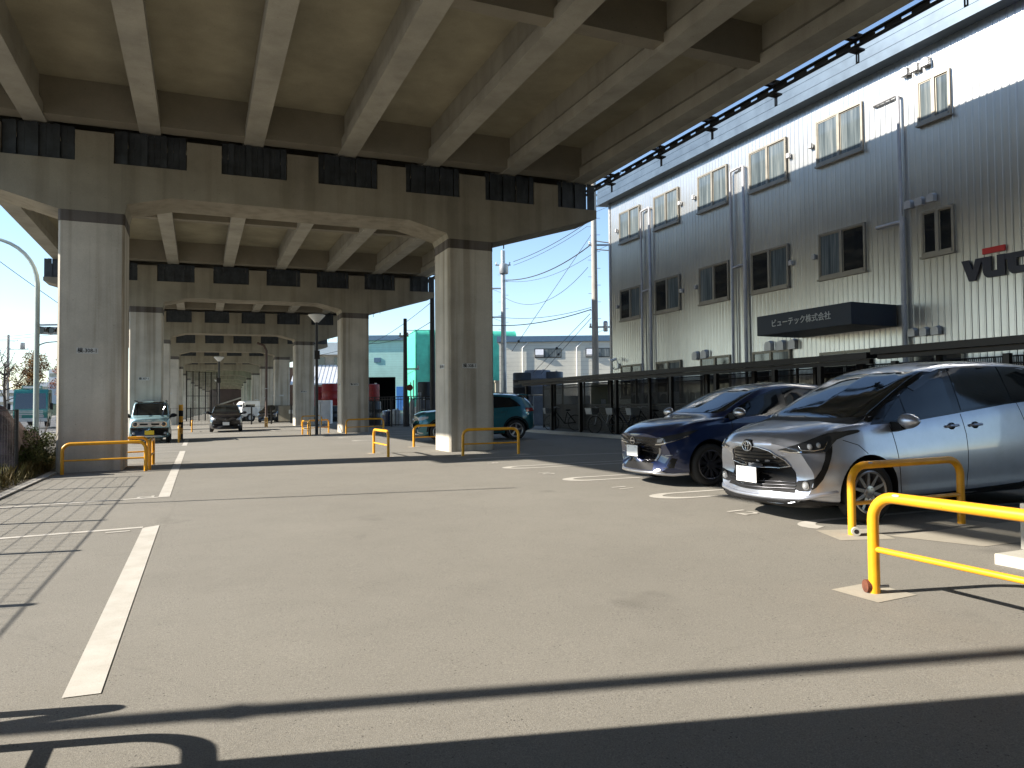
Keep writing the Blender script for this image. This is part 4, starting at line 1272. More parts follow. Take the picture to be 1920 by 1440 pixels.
# ================================================================ left side: road, verge and trees
mesh_fence("low black mesh fence on the verge along the left kerb", (-3.32, -1.6), (-3.28, 16.8), 1.40, 10, 0.20, post_r=0.032, wire=0.0035, hz=(0.06, 0.985), nz=9)
M['tarp'] = simple("dark_tarp", (0.16, 0.115, 0.115), 0.7, 0, 0.5, 3.5)
t = thing("tarpaulin_heap", "brownish tarpaulin heap behind the black mesh fence at the left edge", "tarpaulin", (-4.3, 18.6, -0.08))
b = MB()
g = 22
rows = []
for j in range(g + 1):
    row = []
    for i in range(g + 1):
        x, y = lerp(-1.3, 0.95, i / g), lerp(-1.6, 1.6, j / g)
        e = max(0, 1 - (abs(x + 0.2) / 1.25) ** 4) * max(0, 1 - (abs(y) / 1.6) ** 4)
        z = 1.55 * e ** 0.5 * (0.80 + 0.12 * math.sin(5 * x + 2 * y) + 0.10 * math.sin(9 * y - 3 * x) + random.uniform(-0.05, 0.05))
        row.append(b.bm.verts.new((x, y, z)))
    rows.append(row)
for A, B in zip(rows, rows[1:]):
    for i in range(g): b.bm.faces.new((A[i], A[i + 1], B[i + 1], B[i]))
b.build("cover", M['tarp'], t, smooth=True, ang=50)
b = MB()
for x, y in ((-1.1, -1.45), (0.2, -1.55), (0.85, -0.9), (0.9, 0.6)): b.ball((x, y, 0.06), (0.12, 0.10, 0.07), 1)
b.build("weight", M['conc_light'], t)

def leaf_mat(name, c0, c1, scale=1.5):
    m, nt, p = principled(name, c0, 0.65, 0, 0.3)
    v = mapped(nt, (1, 1, 1))
    n = ramp(nt, noise(nt, v, scale, 3, 0.6), [(0.35, c0), (0.68, c1)])
    f = ramp(nt, noise(nt, v, 40, 2, 0.6), [(0.3, 0.6), (0.7, 1.25)])
    nt.links.new(mul(nt, n, f), p.inputs["Base Color"])
    return m
M['leaf_shrub'] = leaf_mat("shrub_leaf", (0.05, 0.09, 0.022), (0.17, 0.165, 0.06), 2.5)
M['leaf_autumn'] = leaf_mat("autumn_leaf", (0.22, 0.085, 0.015), (0.17, 0.12, 0.025), 0.5)
M['leaf_orange'] = leaf_mat("orange_leaf", (0.26, 0.08, 0.012), (0.20, 0.05, 0.015), 0.6)
M['bark'] = simple("bark", (0.055, 0.045, 0.038), 0.9, 0, 0.3, 8)
M['dry_grass'] = leaf_mat("dry_grass", (0.20, 0.15, 0.06), (0.11, 0.12, 0.04), 3)
def leaves(b, c, rad, n, size, flat=0.0):
    for _ in range(n):
        while True:
            p = Vector((random.uniform(-1, 1), random.uniform(-1, 1), random.uniform(-1, 1)))
            if p.length < 1: break
        p = Vector(c) + Vector((p.x * rad[0], p.y * rad[1], p.z * rad[2]))
        s = size * random.uniform(0.6, 1.3)
        d = Vector((random.gauss(0, 1), random.gauss(0, 1), random.gauss(0, 0.6))).normalized()
        e = d.orthogonal().normalized()
        e = Matrix.Rotation(random.uniform(0, 6.28), 3, d) @ e
        b.face([p - d * s, p + e * s * 0.42, p + d * s, p - e * s * 0.42])
t = thing("shrub", "leafy green shrub on the verge against the nearest left column", "shrub", (-3.35, 18.6, -0.06))
b = MB()
for k in range(26):
    a = random.uniform(0, 6.28); rr = random.uniform(0.05, 0.42)
    leaves(b, (rr * math.cos(a), rr * math.sin(a) * 2.0, random.uniform(0.25, 1.0) * (1.1 - rr * 0.8)), (0.16, 0.22, 0.17), 190, 0.028)
b.build("foliage", M['leaf_shrub'], t, fix=False)
b = MB()
for k in range(16):
    a = random.uniform(0, 6.28)
    b.tube([(0, 0, 0), (0.12 * math.cos(a), 0.25 * math.sin(a), 0.45), (0.3 * math.cos(a), 0.6 * math.sin(a), random.uniform(0.9, 1.25))], 0.012, 4, r_end=0.003)
b.build("stem", M['bark'], t)
# dry grass along the kerb (nobody could count it)
b = MB()
for _ in range(5200):
    u, v = random.uniform(-4.6, -3.0), random.uniform(9, 22) ** 1.0
    h = random.uniform(0.08, 0.34) * (1.1 if u < -3.15 else 0.6)
    a = random.uniform(0, 6.28); w = random.uniform(0.006, 0.013)
    lx, ly = math.cos(a) * h * 0.5, math.sin(a) * h * 0.5
    z = G(u) + 0.03
    ca, sa = math.cos(a + 1.57) * w, math.sin(a + 1.57) * w
    b.face([(u - ca, v - sa, z), (u + ca, v + sa, z), (u + lx * 0.5 + ca * 0.6, v + ly * 0.5 + sa * 0.6, z + h * 0.65), (u + lx, v + ly, z + h), (u + lx * 0.5 - ca * 0.6, v + ly * 0.5 - sa * 0.6, z + h * 0.65)])
g_ = b.build("grass", M['dry_grass'], None, fix=False)
tag(g_, "dry grass tufts on the verge beside the left kerb", "grass", None, "stuff")

def tree(label, u, v, h, leafy, mat, n=900, spread=2.2):
    t = thing("roadside_tree", label, "tree", (u, v, -0.1), group="trees along the road")
    b = MB()
    b.tube([(0, 0, 0), (0.05, 0.03, h * 0.25), (-0.04, 0.02, h * 0.5), (0.03, 0, h * 0.8)], 0.17, 8, r_end=0.06)
    tips = []
    for k in range(18):
        a = random.uniform(0, 6.28); z0 = random.uniform(0.3, 0.75) * h
        L = random.uniform(0.5, 1.0) * spread * (1.25 - z0 / h)
        tip = Vector((math.cos(a) * L, math.sin(a) * L, z0 + random.uniform(0.12, 0.3) * h))
        mid = Vector((math.cos(a) * L * 0.5, math.sin(a) * L * 0.5, z0 + 0.06 * h))
        b.tube([(0, 0, z0), mid, tip], 0.055, 5, r_end=0.012)
        tips.append(tip); tips.append(mid)
        for q in range(4):
            d = Vector((random.gauss(0, .4), random.gauss(0, .4), random.uniform(.2, .8)))
            b.tube([mid.lerp(tip, q / 4), mid.lerp(tip, q / 4) + d * 0.6, mid.lerp(tip, q / 4) + d * 1.1], 0.02, 4, r_end=0.005)
    b.build("trunk", M['bark'], t)
    if leafy:
        b = MB()
        for p in tips + [Vector((0, 0, h * 0.9))]:
            leaves(b, p, (0.75, 0.75, 0.6), n // len(tips), 0.11)
        b.build("crown", mat, t, fix=False)
tree("autumn tree with thin orange and yellow leaves, left of the green truck", -17.6, 96, 8.2, True, M['leaf_autumn'], 5200, 2.6)
tree("orange-leaved tree far along the road, beside the autumn one", -17.0, 118, 8.5, True, M['leaf_orange'], 5200, 2.6)
tree("bare dark tree at the left edge beside the utility pole", -16.6, 80, 7.4, False, None, 0, 2.4)
tree("bare tree at the far left edge of the road", -16.8, 76, 7.0, False, None, 0, 2.8)
# street lamps with swan-neck arms
def street_lamp(label, u, v, h, arm, ang, r=0.10, bend=1.5):
    t = thing("street_lamp", label, "street lamp", (u, v, 0), (0, 0, ang), group="street lamps on the road")
    b = MB()
    pts = [(0, 0, -0.1), (0, 0, h * 0.5), (0, 0, h - bend)]
    for k in range(1, 9):
        q = k / 8 * math.pi / 2 * 0.92
        pts.append((arm * 0.75 * (1 - math.cos(q)), 0, h - bend + bend * math.sin(q)))
    pts.append((arm, 0, h + 0.12))
    b.tube(pts, r, 12, r_end=r * 0.55); b.build("pole", M['lamp_green'], t, smooth=True, ang=60)
    b = MB(); b.hexa([(arm - 0.1, -0.12, h + 0.02), (arm + 0.7, -0.14, h + 0.06), (arm + 0.7, 0.14, h + 0.06), (arm - 0.1, 0.12, h + 0.02), (arm - 0.1, -0.08, h + 0.2), (arm + 0.65, -0.08, h + 0.2), (arm + 0.65, 0.08, h + 0.2), (arm - 0.1, 0.08, h + 0.2)])
    b.build("lamp_head", M['galv'], t)
M['lamp_green'] = simple("pale_green_paint", (0.30, 0.34, 0.31), 0.5, 0.2, 0.1)
street_lamp("tall pale swan-neck street lamp left of the nearest left column", -7.75, 44, 10.3, 3.4, math.pi - 0.30, 0.13, 2.4)
street_lamp("small distant swan-neck street lamp beside the autumn tree", -17.6, 98, 9.3, 2.6, 0.4, 0.12)
street_lamp("farthest swan-neck street lamp near the pale far blocks", -18.2, 122, 9.0, 2.6, 0.4, 0.12)
# traffic signal
t = thing("traffic_signal", "horizontal three-lamp traffic signal with dark hoods beside the street lamp", "traffic signal", (-6.3, 45.5, 0))
b = MB(); b.cyl((0, 0, -0.1), (0, 0, 6.3), 0.11, 0.08, n=12); b.build("mast", M['galv'], t, smooth=True)
b = MB(); b.cyl((0, 0, 6.0), (-1.7, -0.1, 5.9), 0.05, n=10); b.build("arm", M['galv'], t)
b = MB(); b.box(-1.75, -0.22, 5.40, -0.35, -0.02, 5.82, 0.05); bx_ = b.build("signal_box", M['galv'], t)
for k in range(3):
    x = -1.48 + 0.43 * k
    b = MB(); b.cyl((x, -0.225, 5.61), (x, -0.235, 5.61), 0.165, n=20); b.build("lens", M['lamp_dark'], bx_)
    b = MB()
    n = 12
    for j in range(n):
        a0, a1 = math.pi * j / n * 1.3 - 0.47, math.pi * (j + 1) / n * 1.3 - 0.47
        p = [(x + 0.19 * math.cos(a), 5.61 + 0.19 * math.sin(a)) for a in (a0, a1)]
        b.face([(p[0][0], -0.22, p[0][1]), (p[1][0], -0.22, p[1][1]), (p[1][0], -0.46, p[1][1]), (p[0][0], -0.46, p[0][1])])
    b.build("visor", M['black'], bx_)
utility_pole("distant utility pole at the left edge beside the bare tree", 14, 92, 11.2, 0.20, M['pole_grey'], ((10.4, -1.2, 1.2), (9.3, 0.2, 2.6)), 0, ((1.9, 9.3, 0.3, 0.8),), False)
cable("cable crossing the sky left of the nearest column, upper", Cz(-80, 92, 628), Cz(160, 80, 605), 0.3, 0.03)
cable("cable crossing the sky left of the nearest column, lower", Cz(-80, 92, 632), Cz(160, 80, 612), 0.3, 0.03)
cable("slanting cable passing behind the swan-neck lamp", Cz(-60, 60, 440), Cz(160, 70, 598), 0.1, 0.03)
for k, (px0, px1, d, top, lb) in enumerate(((70, 92, 210, 722, "pale grey far block with flat roof behind the autumn tree"), (90, 140, 230, 698, "taller pale far block beside the nearest left column"), (-40, 30, 260, 735, "low pale far block at the left edge"))):
    u, v = C(px0, d)
    t = thing("far_building", lb, "building", (u, v, 0), (0, 0, -YAW), group="far blocks across the road")
    w = (px1 - px0) / 1340 * d; h = CAM_H + (774 - top) / 1340 * d
    b = MB(); b.box(0, 0, 0, w, 10, h); b.build("wall", M['far_block'], t)
    b = MB()
    for j in range(3): b.box(0.4, -0.08, h - 2.4 - 3.2 * j, w - 0.4, -0.003, h - 1.3 - 3.2 * j)
    b.build("window_band", M['win_frost'], t)
t = thing("guard_rail", "white roadside guard rail across the far carriageway", "guard rail", (-19, 60, 0))
b = MB(); b.box(-19.05, 30, 0.55, -18.97, 160, 0.85); b.build("rail", M['white_wall'], t, world=True)
b = MB()
for k in range(33): b.box(-19.1, 30 + 4 * k, 0, -19.06, 30.08 + 4 * k, 0.9)
b.build("post", M['white_wall'], t, world=True)
# posts outside the left of the view that throw the long thin shadows over the asphalt
plain_pole("tall slim pole on the verge outside the left of the view", -6.0, 13.1, 6.5, 0.035, M['galv'])
plain_pole("thicker pole on the verge outside the left of the view", -6.4, 5.33, 9.0, 0.075, M['galv'])
# ================================================================ cars
def pchip(xs, ys, x):
    n = len(xs)
    if x <= xs[0]: return ys[0]
    if x >= xs[-1]: return ys[-1]
    i = max(k for k in range(n - 1) if xs[k] <= x)
    h = [xs[k + 1] - xs[k] for k in range(n - 1)]
    d = [(ys[k + 1] - ys[k]) / h[k] for k in range(n - 1)]
    def m(k):
        if k == 0: return d[0]
        if k == n - 1: return d[-1]
        if d[k - 1] * d[k] <= 0: return 0
        w1, w2 = 2 * h[k] + h[k - 1], h[k] + 2 * h[k - 1]
        return (w1 + w2) / (w1 / d[k - 1] + w2 / d[k])
    t = (x - xs[i]) / h[i]
    a, b_ = m(i), m(i + 1)
    return (2 * t**3 - 3 * t**2 + 1) * ys[i] + (t**3 - 2 * t**2 + t) * h[i] * a + (-2 * t**3 + 3 * t**2) * ys[i + 1] + (t**3 - t**2) * h[i] * b_

def catmull(P, sub):
    out = []
    n = len(P)
    for i in range(n - 1):
        p0, p1, p2, p3 = P[max(i - 1, 0)], P[i], P[i + 1], P[min(i + 2, n - 1)]
        for k in range(sub):
            t = k / sub
            out.append(tuple(0.5 * ((2 * b_) + (-a + c) * t + (2 * a - 5 * b_ + 4 * c - d) * t * t + (-a + 3 * b_ - 3 * c + d) * t**3) for a, b_, c, d in zip(p0, p1, p2, p3)))
    out.append(P[-1])
    return out

class Car:
    """body lofted from a table of stations; trim is cut to outline and pressed onto the body surface.
    local x runs from the front bumper backwards, y across, z up"""
    def __init__(s, root, L, W, table, paint, nose=0.30, tail=0.22, lean=0.0, wheel_r=0.30, axles=(0.83, 3.58), clad=None):
        s.root, s.L, s.W = root, L, W
        cols = list(zip(*table))
        X = cols[0]
        def st(x): return [pchip(X, c, x) for c in cols[1:]]
        xs = []
        x = 0.0
        while x < L - 1e-6:
            xs.append(x)
            x += 0.03 if (x < 0.4 or x > L - 0.4) else 0.055
        xs.append(L)
        hw = W / 2
        def ring(x, sc=1.0, dx=0.0):
            zb, wS, zM, wM, zB, wB, zR, wR, zT = st(x)
            half = [(0, zb), (wS * 0.7, zb), (wS, zb + 0.05), (lerp(wS, wM, 0.72), lerp(zb, zM, 0.45)), (wM, zM), (lerp(wM, wB, 0.42), lerp(zM, zB, 0.55)), (wB, zB),
                    (lerp(wB, wR, 0.5) + 0.012, lerp(zB, zR, 0.52)), (wR, zR), (wR * 0.62, lerp(zR, zT, 0.70)), (0, zT)]
            h = catmull(half, 5)
            zc = (zb + zT) / 2
            pts = []
            for y, z in h + [(-y, z) for y, z in h[-2:0:-1]]:
                f0 = max(0.0, 1 - x / 1.0) ** 1.6
                f1 = max(0.0, 1 - (L - x) / 0.9) ** 1.6
                a = min(1.0, abs(y) / hw)
                xx = x + nose * (0.75 * a ** 2.4 + 0.35 * a ** 8) * f0 - tail * a ** 2.4 * f1
                xx += f0 * (0.10 * max(0, z - 0.60) ** 1.0 + 0.14 * max(0, 0.36 - z)) + lean * f0 * max(0, z - 0.5)
                pts.append((xx + dx, y * sc, zc + (z - zc) * sc))
            return pts
        rings = []
        CAPS = [(q / 14.0, -0.010 * math.sqrt(max(0, 1 - (q / 14.0) ** 2))) for q in range(1, 14)]
        for sc, dx in CAPS: rings.append(ring(0.0, sc, dx))
        for x in xs: rings.append(ring(x))
        for sc, dx in CAPS[::-1]: rings.append(ring(L, sc, -dx))
        bm = bmesh.new()
        V = [[bm.verts.new(p) for p in r] for r in rings]
        n = len(V[0])
        for A, B in zip(V, V[1:]):
            for k in range(n): bm.faces.new((A[k], A[(k + 1) % n], B[(k + 1) % n], B[k]))
        for r, rev in ((V[0], True), (V[-1], False)):
            c = bm.verts.new(sum((v.co for v in r), Vector()) / n)
            for k in range(n):
                f = (r[k], r[(k + 1) % n], c)
                bm.faces.new(f[::-1] if not rev else f)
        bmesh.ops.recalc_face_normals(bm, faces=bm.faces[:])
        bmesh.ops.triangulate(bm, faces=bm.faces[:])
        s.bvh = BVHTree.FromBMesh(bm)
        me = bpy.data.meshes.new("body")
        for f in bm.faces: f.smooth = True
        bm.to_mesh(me); bm.free()
        me.materials.append(paint); me.materials.append(M['black'])
        body = bpy.data.objects.new("body", me)
        COL.objects.link(body)
        # wheel arches cut out of the closed body
        cb = MB()
        for ax in axles:
            for sd in (-1, 1):
                cb.cyl((ax, sd * (hw - 0.26), wheel_r + 0.015), (ax, sd * (hw + 0.3), wheel_r + 0.015), wheel_r + 0.055, n=40)
        cut = cb.build("arch_cutter", M['black'])
        cut.data.materials.clear(); cut.data.materials.append(paint); cut.data.materials.append(M['black'])
        for f in cut.data.polygons: f.material_index = 1
        md = body.modifiers.new("arches", 'BOOLEAN')
        md.operation = 'DIFFERENCE'; md.object = cut; md.solver = 'EXACT'
        try: md.material_mode = 'INDEX'
        except Exception: pass
        bpy.context.view_layer.update()
        ev = bpy.data.meshes.new_from_object(body.evaluated_get(bpy.context.evaluated_depsgraph_get()))
        body.modifiers.clear()
        body.data = ev
        ev.name = "body"
        if ev.attributes.get("sharp_edge") is None: pass
        b2 = bmesh.new(); b2.from_mesh(ev)
        for e in b2.edges:
            if len(e.link_faces) == 2 and e.calc_face_angle(0) > R(50): e.smooth = False
        b2.to_mesh(ev); b2.free()
        bpy.data.objects.remove(cut)
        body.parent = root
        s.body = body
        s.axles, s.wr = axles, wheel_r
        s.st = st

    def patch(s, name, poly, view, mat, off=0.004, cell=0.05, side=1, parent=None, depth=0.014, smooth=True):
        """poly in (y,z) seen from the front / rear, in (x,z) seen from the side, (x,y) from the top"""
        b = bmesh.new()
        P = {'front': lambda p: Vector((0, p[0], p[1])), 'rear': lambda p: Vector((0, p[0], p[1])), 'side': lambda p: Vector((p[0], 0, p[1])), 'top': lambda p: Vector((p[0], p[1], 0)), 'corner': lambda p: Vector((0.7071 * p[0], 0.7071 * side * p[0], p[1]))}[view]
        f = b.faces.new([b.verts.new(P(p)) for p in poly])
        bmesh.ops.triangulate(b, faces=[f])
        AX = {'front': ((0, 1, 0), (0, 0, 1)), 'rear': ((0, 1, 0), (0, 0, 1)), 'side': ((1, 0, 0), (0, 0, 1)), 'top': ((1, 0, 0), (0, 1, 0)), 'corner': ((0.7071, 0.7071 * side, 0), (0, 0, 1))}[view]
        for ai in (0, 1):
            lo, hi = min(p[ai] for p in poly), max(p[ai] for p in poly)
            k = math.floor(lo / cell) + 1
            while k * cell < hi:
                no = Vector(AX[ai]); co = no * (k * cell)
                bmesh.ops.bisect_plane(b, geom=b.verts[:] + b.edges[:] + b.faces[:], plane_co=co, plane_no=no, dist=1e-5)
                k += 1
        bmesh.ops.remove_doubles(b, verts=b.verts[:], dist=1e-5)
        D = {'front': Vector((1, 0, 0)), 'rear': Vector((-1, 0, 0)), 'side': Vector((0, -side, 0)), 'top': Vector((0, 0, -1)), 'corner': Vector((0.7071, -0.7071 * side, 0))}[view]
        nrm = {}
        bad = []
        for v in b.verts:
            o = v.co - D * 9
            hit, no, idx, dist = s.bvh.ray_cast(o, D)
            if hit is None:
                hit2 = s.bvh.find_nearest(v.co + (-D * (s.W / 2 if view == 'side' else 0)) if view == 'side' else v.co)
                hit, no = hit2[0], hit2[1]
            v.co = hit; nrm[v] = no
        fs = b.faces[:]
        for v in b.verts: v.co = v.co + nrm[v] * off
        # skirt pushed back into the body so the trim has thickness
        be = [e for e in b.edges if e.is_boundary]
        r = bmesh.ops.extrude_edge_only(b, edges=be)
        nv = [g for g in r['geom'] if isinstance(g, bmesh.types.BMVert)]
        for v in nv: v.co = v.co + D * depth
        bmesh.ops.recalc_face_normals(b, faces=b.faces[:])
        if fs[0].is_valid:
            test = sum((f.normal.dot(D) for f in fs), 0.0)
            if test > 0: bmesh.ops.reverse_faces(b, faces=b.faces[:])
        me = bpy.data.meshes.new(name)
        for f in fs: f.smooth = smooth
        for e in be: 
            if e.is_valid: e.smooth = False
        b.to_mesh(me); b.free()
        me.materials.append(mat)
        o = bpy.data.objects.new(name, me)
        COL.objects.link(o)
        o.parent = parent or s.root
        return o

    def both(s, name, poly, mat, **k):
        a = [s.patch(name, poly, 'side', mat, side=-1, **k), s.patch(name, poly, 'side', mat, side=1, **k)]
        return a
    def cboth(s, name, poly, mat, **k):
        return [s.patch(name, poly, 'corner', mat, side=-1, **k), s.patch(name, poly, 'corner', mat, side=1, **k)]
    def fboth(s, name, poly, mat, **k):
        return [s.patch(name, poly, 'front', mat, **k), s.patch(name, [(-y, z) for y, z in poly[::-1]], 'front', mat, **k)]

    def surf(s, p, view, side=1):
        D = {'front': Vector((1, 0, 0)), 'side': Vector((0, -side, 0)), 'top': Vector((0, 0, -1)), 'rear': Vector((-1, 0, 0)), 'corner': Vector((0.7071, -0.7071 * side, 0))}[view]
        P = {'corner': lambda: Vector((0.7071 * p[0], 0.7071 * side * p[0], p[1])), 'front': lambda: Vector((0, *p)), 'rear': lambda: Vector((0, *p)), 'side': lambda: Vector((p[0], 0, p[1])), 'top': lambda: Vector((*p, 0))}[view]()
        hit, no, i, d = s.bvh.ray_cast(P - D * 9, D)
        return hit, no

    def line(s, name, pts, view, mat, r=0.005, side=1, off=0.001, parent=None, n=6):
        q = []
        for a, c in zip(pts, pts[1:]):
            m_ = max(2, int((Vector(a) - Vector(c)).length / 0.05))
            q += [tuple(Vector(a).lerp(Vector(c), k / m_)) for k in range(m_)]
        q.append(pts[-1])
        P = []
        for p in q:
            h, no = s.surf(p, view, side)
            if h is not None: P.append(h + no * off)
        if len(P) < 2: return None
        b = MB(); b.tube(P, r, n)
        return b.build(name, mat, parent or s.root, smooth=True, ang=70)

    def wheels(s, spokes=10, rim_r=0.2, style='spoke', rim_mat='alloy', width=0.19, inset=0.02, twin=False):
        hw = s.W / 2
        R0 = s.wr
        first = None
        for ax in s.axles:
            for sd in (-1, 1):
                w = bpy.data.objects.new("wheel", None)
                COL.objects.link(w); w.parent = s.root
                w.empty_display_size = 0.2
                w.location = (ax, sd * (hw - inset - width / 2), R0)
                w.rotation_euler = (0, 0.3 * ax, math.pi if sd > 0 else 0)
                if first is None:
                    first = w
                    h = width / 2
                    b = MB()
                    b.lathe([(rim_r + 0.012, -h + 0.015), (rim_r + 0.03, -h + 0.002), (R0 - 0.05, -h - 0.006), (R0 - 0.015, -h + 0.012), (R0, -h + 0.035), (R0, h - 0.03), (R0 - 0.05, h), (rim_r, h)], n=48, axis='y')
                    bmesh.ops.delete(b.bm, geom=[f for f in b.bm.faces if len(f.verts) > 8], context='FACES')
                    b.build("tyre", M['rubber'], w, smooth=True, ang=60)
                    b = MB()
                    b.lathe([(rim_r + 0.014, -h + 0.012), (rim_r + 0.004, -h + 0.006), (rim_r - 0.012, -h + 0.014), (rim_r - 0.018, -h + 0.05), (rim_r - 0.03, h - 0.02)], n=48, axis='y')
                    # remove the caps
                    bmesh.ops.delete(b.bm, geom=[f for f in b.bm.faces if len(f.verts) > 8], context='FACES')
                    for k in range(spokes):
                        t = 2 * math.pi * k / spokes
                        for o in ((-0.10, 0.10) if twin else (0,)):
                            c0, s0 = math.cos(t), math.sin(t)
                            wi, we = (0.020, 0.013) if not twin else (0.014, 0.010)
                            e0, e1 = t + o * 0.4, t + o
                            pi, pe = 0.05, rim_r - 0.006
                            def pt(rr, a, dw, y): return (rr * math.cos(a) - dw * math.sin(a), y, rr * math.sin(a) + dw * math.cos(a))
                            b.hexa([pt(pi, e0, -wi, -h + 0.026), pt(pi, e0, wi, -h + 0.026), pt(pe, e1, we, -h + 0.012), pt(pe, e1, -we, -h + 0.012), pt(pi, e0, -wi, -h + 0.06), pt(pi, e0, wi, -h + 0.06), pt(pe, e1, we, -h + 0.045), pt(pe, e1, -we, -h + 0.045)])
                    b.lathe([(0.03, -h + 0.012), (0.062, -h + 0.016), (0.068, -h + 0.03), (0.068, -h + 0.06)], n=20, axis='y')
                    for k in range(5):
                        t = 2 * math.pi * k / 5
                        b.cyl((0.045 * math.cos(t), -h + 0.008, 0.045 * math.sin(t)), (0.045 * math.cos(t), -h + 0.03, 0.045 * math.sin(t)), 0.008, n=6)
                    b.build("rim", M[rim_mat], w, smooth=True, ang=30)
                    b = MB(); b.cyl((0, h - 0.05, 0), (0, h - 0.02, 0), rim_r - 0.02, n=24)
                    b.build("brake_disc", M['alloy_dark'], w)
                else:
                    for ch in first.children:
                        c = ch.copy(); COL.objects.link(c); c.parent = w

    def mirror(s, x, z, mat, out=0.20):
        for sd in (-1, 1):
            h, no = s.surf((x, z), 'side', sd)
            y = h.y
            b = MB()
            r_ = bmesh.ops.create_icosphere(b.bm, subdivisions=3, radius=1)
            for v in r_['verts']:
                q = v.co
                q.x = q.x * 0.085 if q.x < 0 else q.x * 0.04
                q.y *= 0.125; q.z *= 0.078 * (1 - 0.25 * (q.y * sd / 0.125))
            bmesh.ops.translate(b.bm, vec=(x + 0.02, y + sd * out, z + 0.075), verts=b.bm.verts[:])
            mi = b.build("mirror", mat, s.root, smooth=True, ang=70)
            b = MB(); b.hexa([(x - 0.05, y - sd * 0.02, z - 0.04), (x + 0.04, y - sd * 0.02, z - 0.04), (x + 0.05, y + sd * (out - 0.02), z + 0.0), (x - 0.06, y + sd * (out - 0.02), z + 0.0), (x - 0.04, y - sd * 0.03, z + 0.07), (x + 0.03, y - sd * 0.03, z + 0.07), (x + 0.04, y + sd * (out - 0.06), z + 0.06), (x - 0.05, y + sd * (out - 0.06), z + 0.06)])
            b.build("stalk", M['black'], mi)

    def plate(s, z, mat, w=0.33, h=0.165, y=0.0, tilt=0.0):
        hit, no = s.surf((y, z), 'front')
        x = hit.x
        b = MB(); b.box(x - 0.034, y - w / 2, z - h / 2, x - 0.026, y + w / 2, z + h / 2, 0.003)
        p = b.build("number_plate", mat, s.root)
        b = MB(); b.box(x - 0.0255, y - w / 2 + 0.03, z - h / 2 + 0.02, x + 0.03, y + w / 2 - 0.03, z + h / 2 - 0.02)
        b.build("plate_bracket", M['black'], p)
        b = MB()
        for q in (-0.105, 0.105): b.cyl((x - 0.040, y + q, z + h * 0.36), (x - 0.034, y + q, z + h * 0.36), 0.008, n=8)
        b.build("plate_bolt", M['galv'], p)

def ring_pts(cx, cz, rx, rz, n=28, x=0.0):
    return [(x, cx + rx * math.cos(2 * math.pi * k / n), cz + rz * math.sin(2 * math.pi * k / n)) for k in range(n)]

# ---------------------------------------------------------------- silver minivan
def car_root(name, label, front, yaw_rear, cat="car", group="cars parked under the viaduct"):
    """front = (u, v) of the middle of the front bumper, yaw_rear = compass of the direction front -> rear"""
    u, v = front
    z = G(u) + 0.004
    du = math.cos(yaw_rear)
    return thing(name, label, cat, (u, v, z), (0, -0.018 * du, yaw_rear), group)

rt = car_root("minivan", "silver minivan with big trapezoid grille, nearest parked car on the right", (5.42, 6.05), R(-4))
T = [ # x    zb    wS    zM    wM     zB    wB     zR    wR    zT
    (0.00, 0.205, 0.62, 0.50, 0.735, 0.735, 0.62, 0.80, 0.40, 0.82),
    (0.12, 0.18, 0.70, 0.52, 0.790, 0.835, 0.70, 0.895, 0.45, 0.91),
    (0.30, 0.17, 0.76, 0.54, 0.825, 0.90, 0.74, 0.945, 0.48, 0.965),
    (0.55, 0.17, 0.79, 0.56, 0.840, 0.955, 0.76, 1.00, 0.50, 1.018),
    (0.80, 0.17, 0.80, 0.58, 0.8475, 0.975, 0.78, 1.04, 0.56, 1.060),
    (1.00, 0.17, 0.80, 0.60, 0.8475, 0.975, 0.785, 1.125, 0.65, 1.165),
    (1.25, 0.17, 0.80, 0.62, 0.8475, 0.985, 0.79, 1.250, 0.64, 1.297),
    (1.50, 0.17, 0.80, 0.63, 0.8475, 1.00, 0.79, 1.367, 0.625, 1.420),
    (1.75, 0.17, 0.80, 0.64, 0.8475, 1.02, 0.79, 1.472, 0.615, 1.530),
    (2.05, 0.17, 0.80, 0.65, 0.8475, 1.05, 0.79, 1.55, 0.605, 1.618),
    (2.45, 0.17, 0.80, 0.66, 0.8475, 1.09, 0.79, 1.59, 0.60, 1.662),
    (2.90, 0.17, 0.80, 0.68, 0.8475, 1.14, 0.79, 1.595, 0.60, 1.670),
    (3.50, 0.18, 0.80, 0.70, 0.8475, 1.19, 0.785, 1.56, 0.59, 1.635),
    (3.95, 0.22, 0.78, 0.70, 0.83, 1.20, 0.76, 1.50, 0.56, 1.585),
    (4.15, 0.28, 0.74, 0.70, 0.79, 1.15, 0.70, 1.37, 0.52, 1.45),
    (4.235, 0.34, 0.66, 0.70, 0.72, 1.05, 0.62, 1.20, 0.46, 1.26)]
c = Car(rt, 4.235, 1.695, T, M['silver'], nose=0.34, tail=0.2, wheel_r=0.31, axles=(0.84, 3.59))
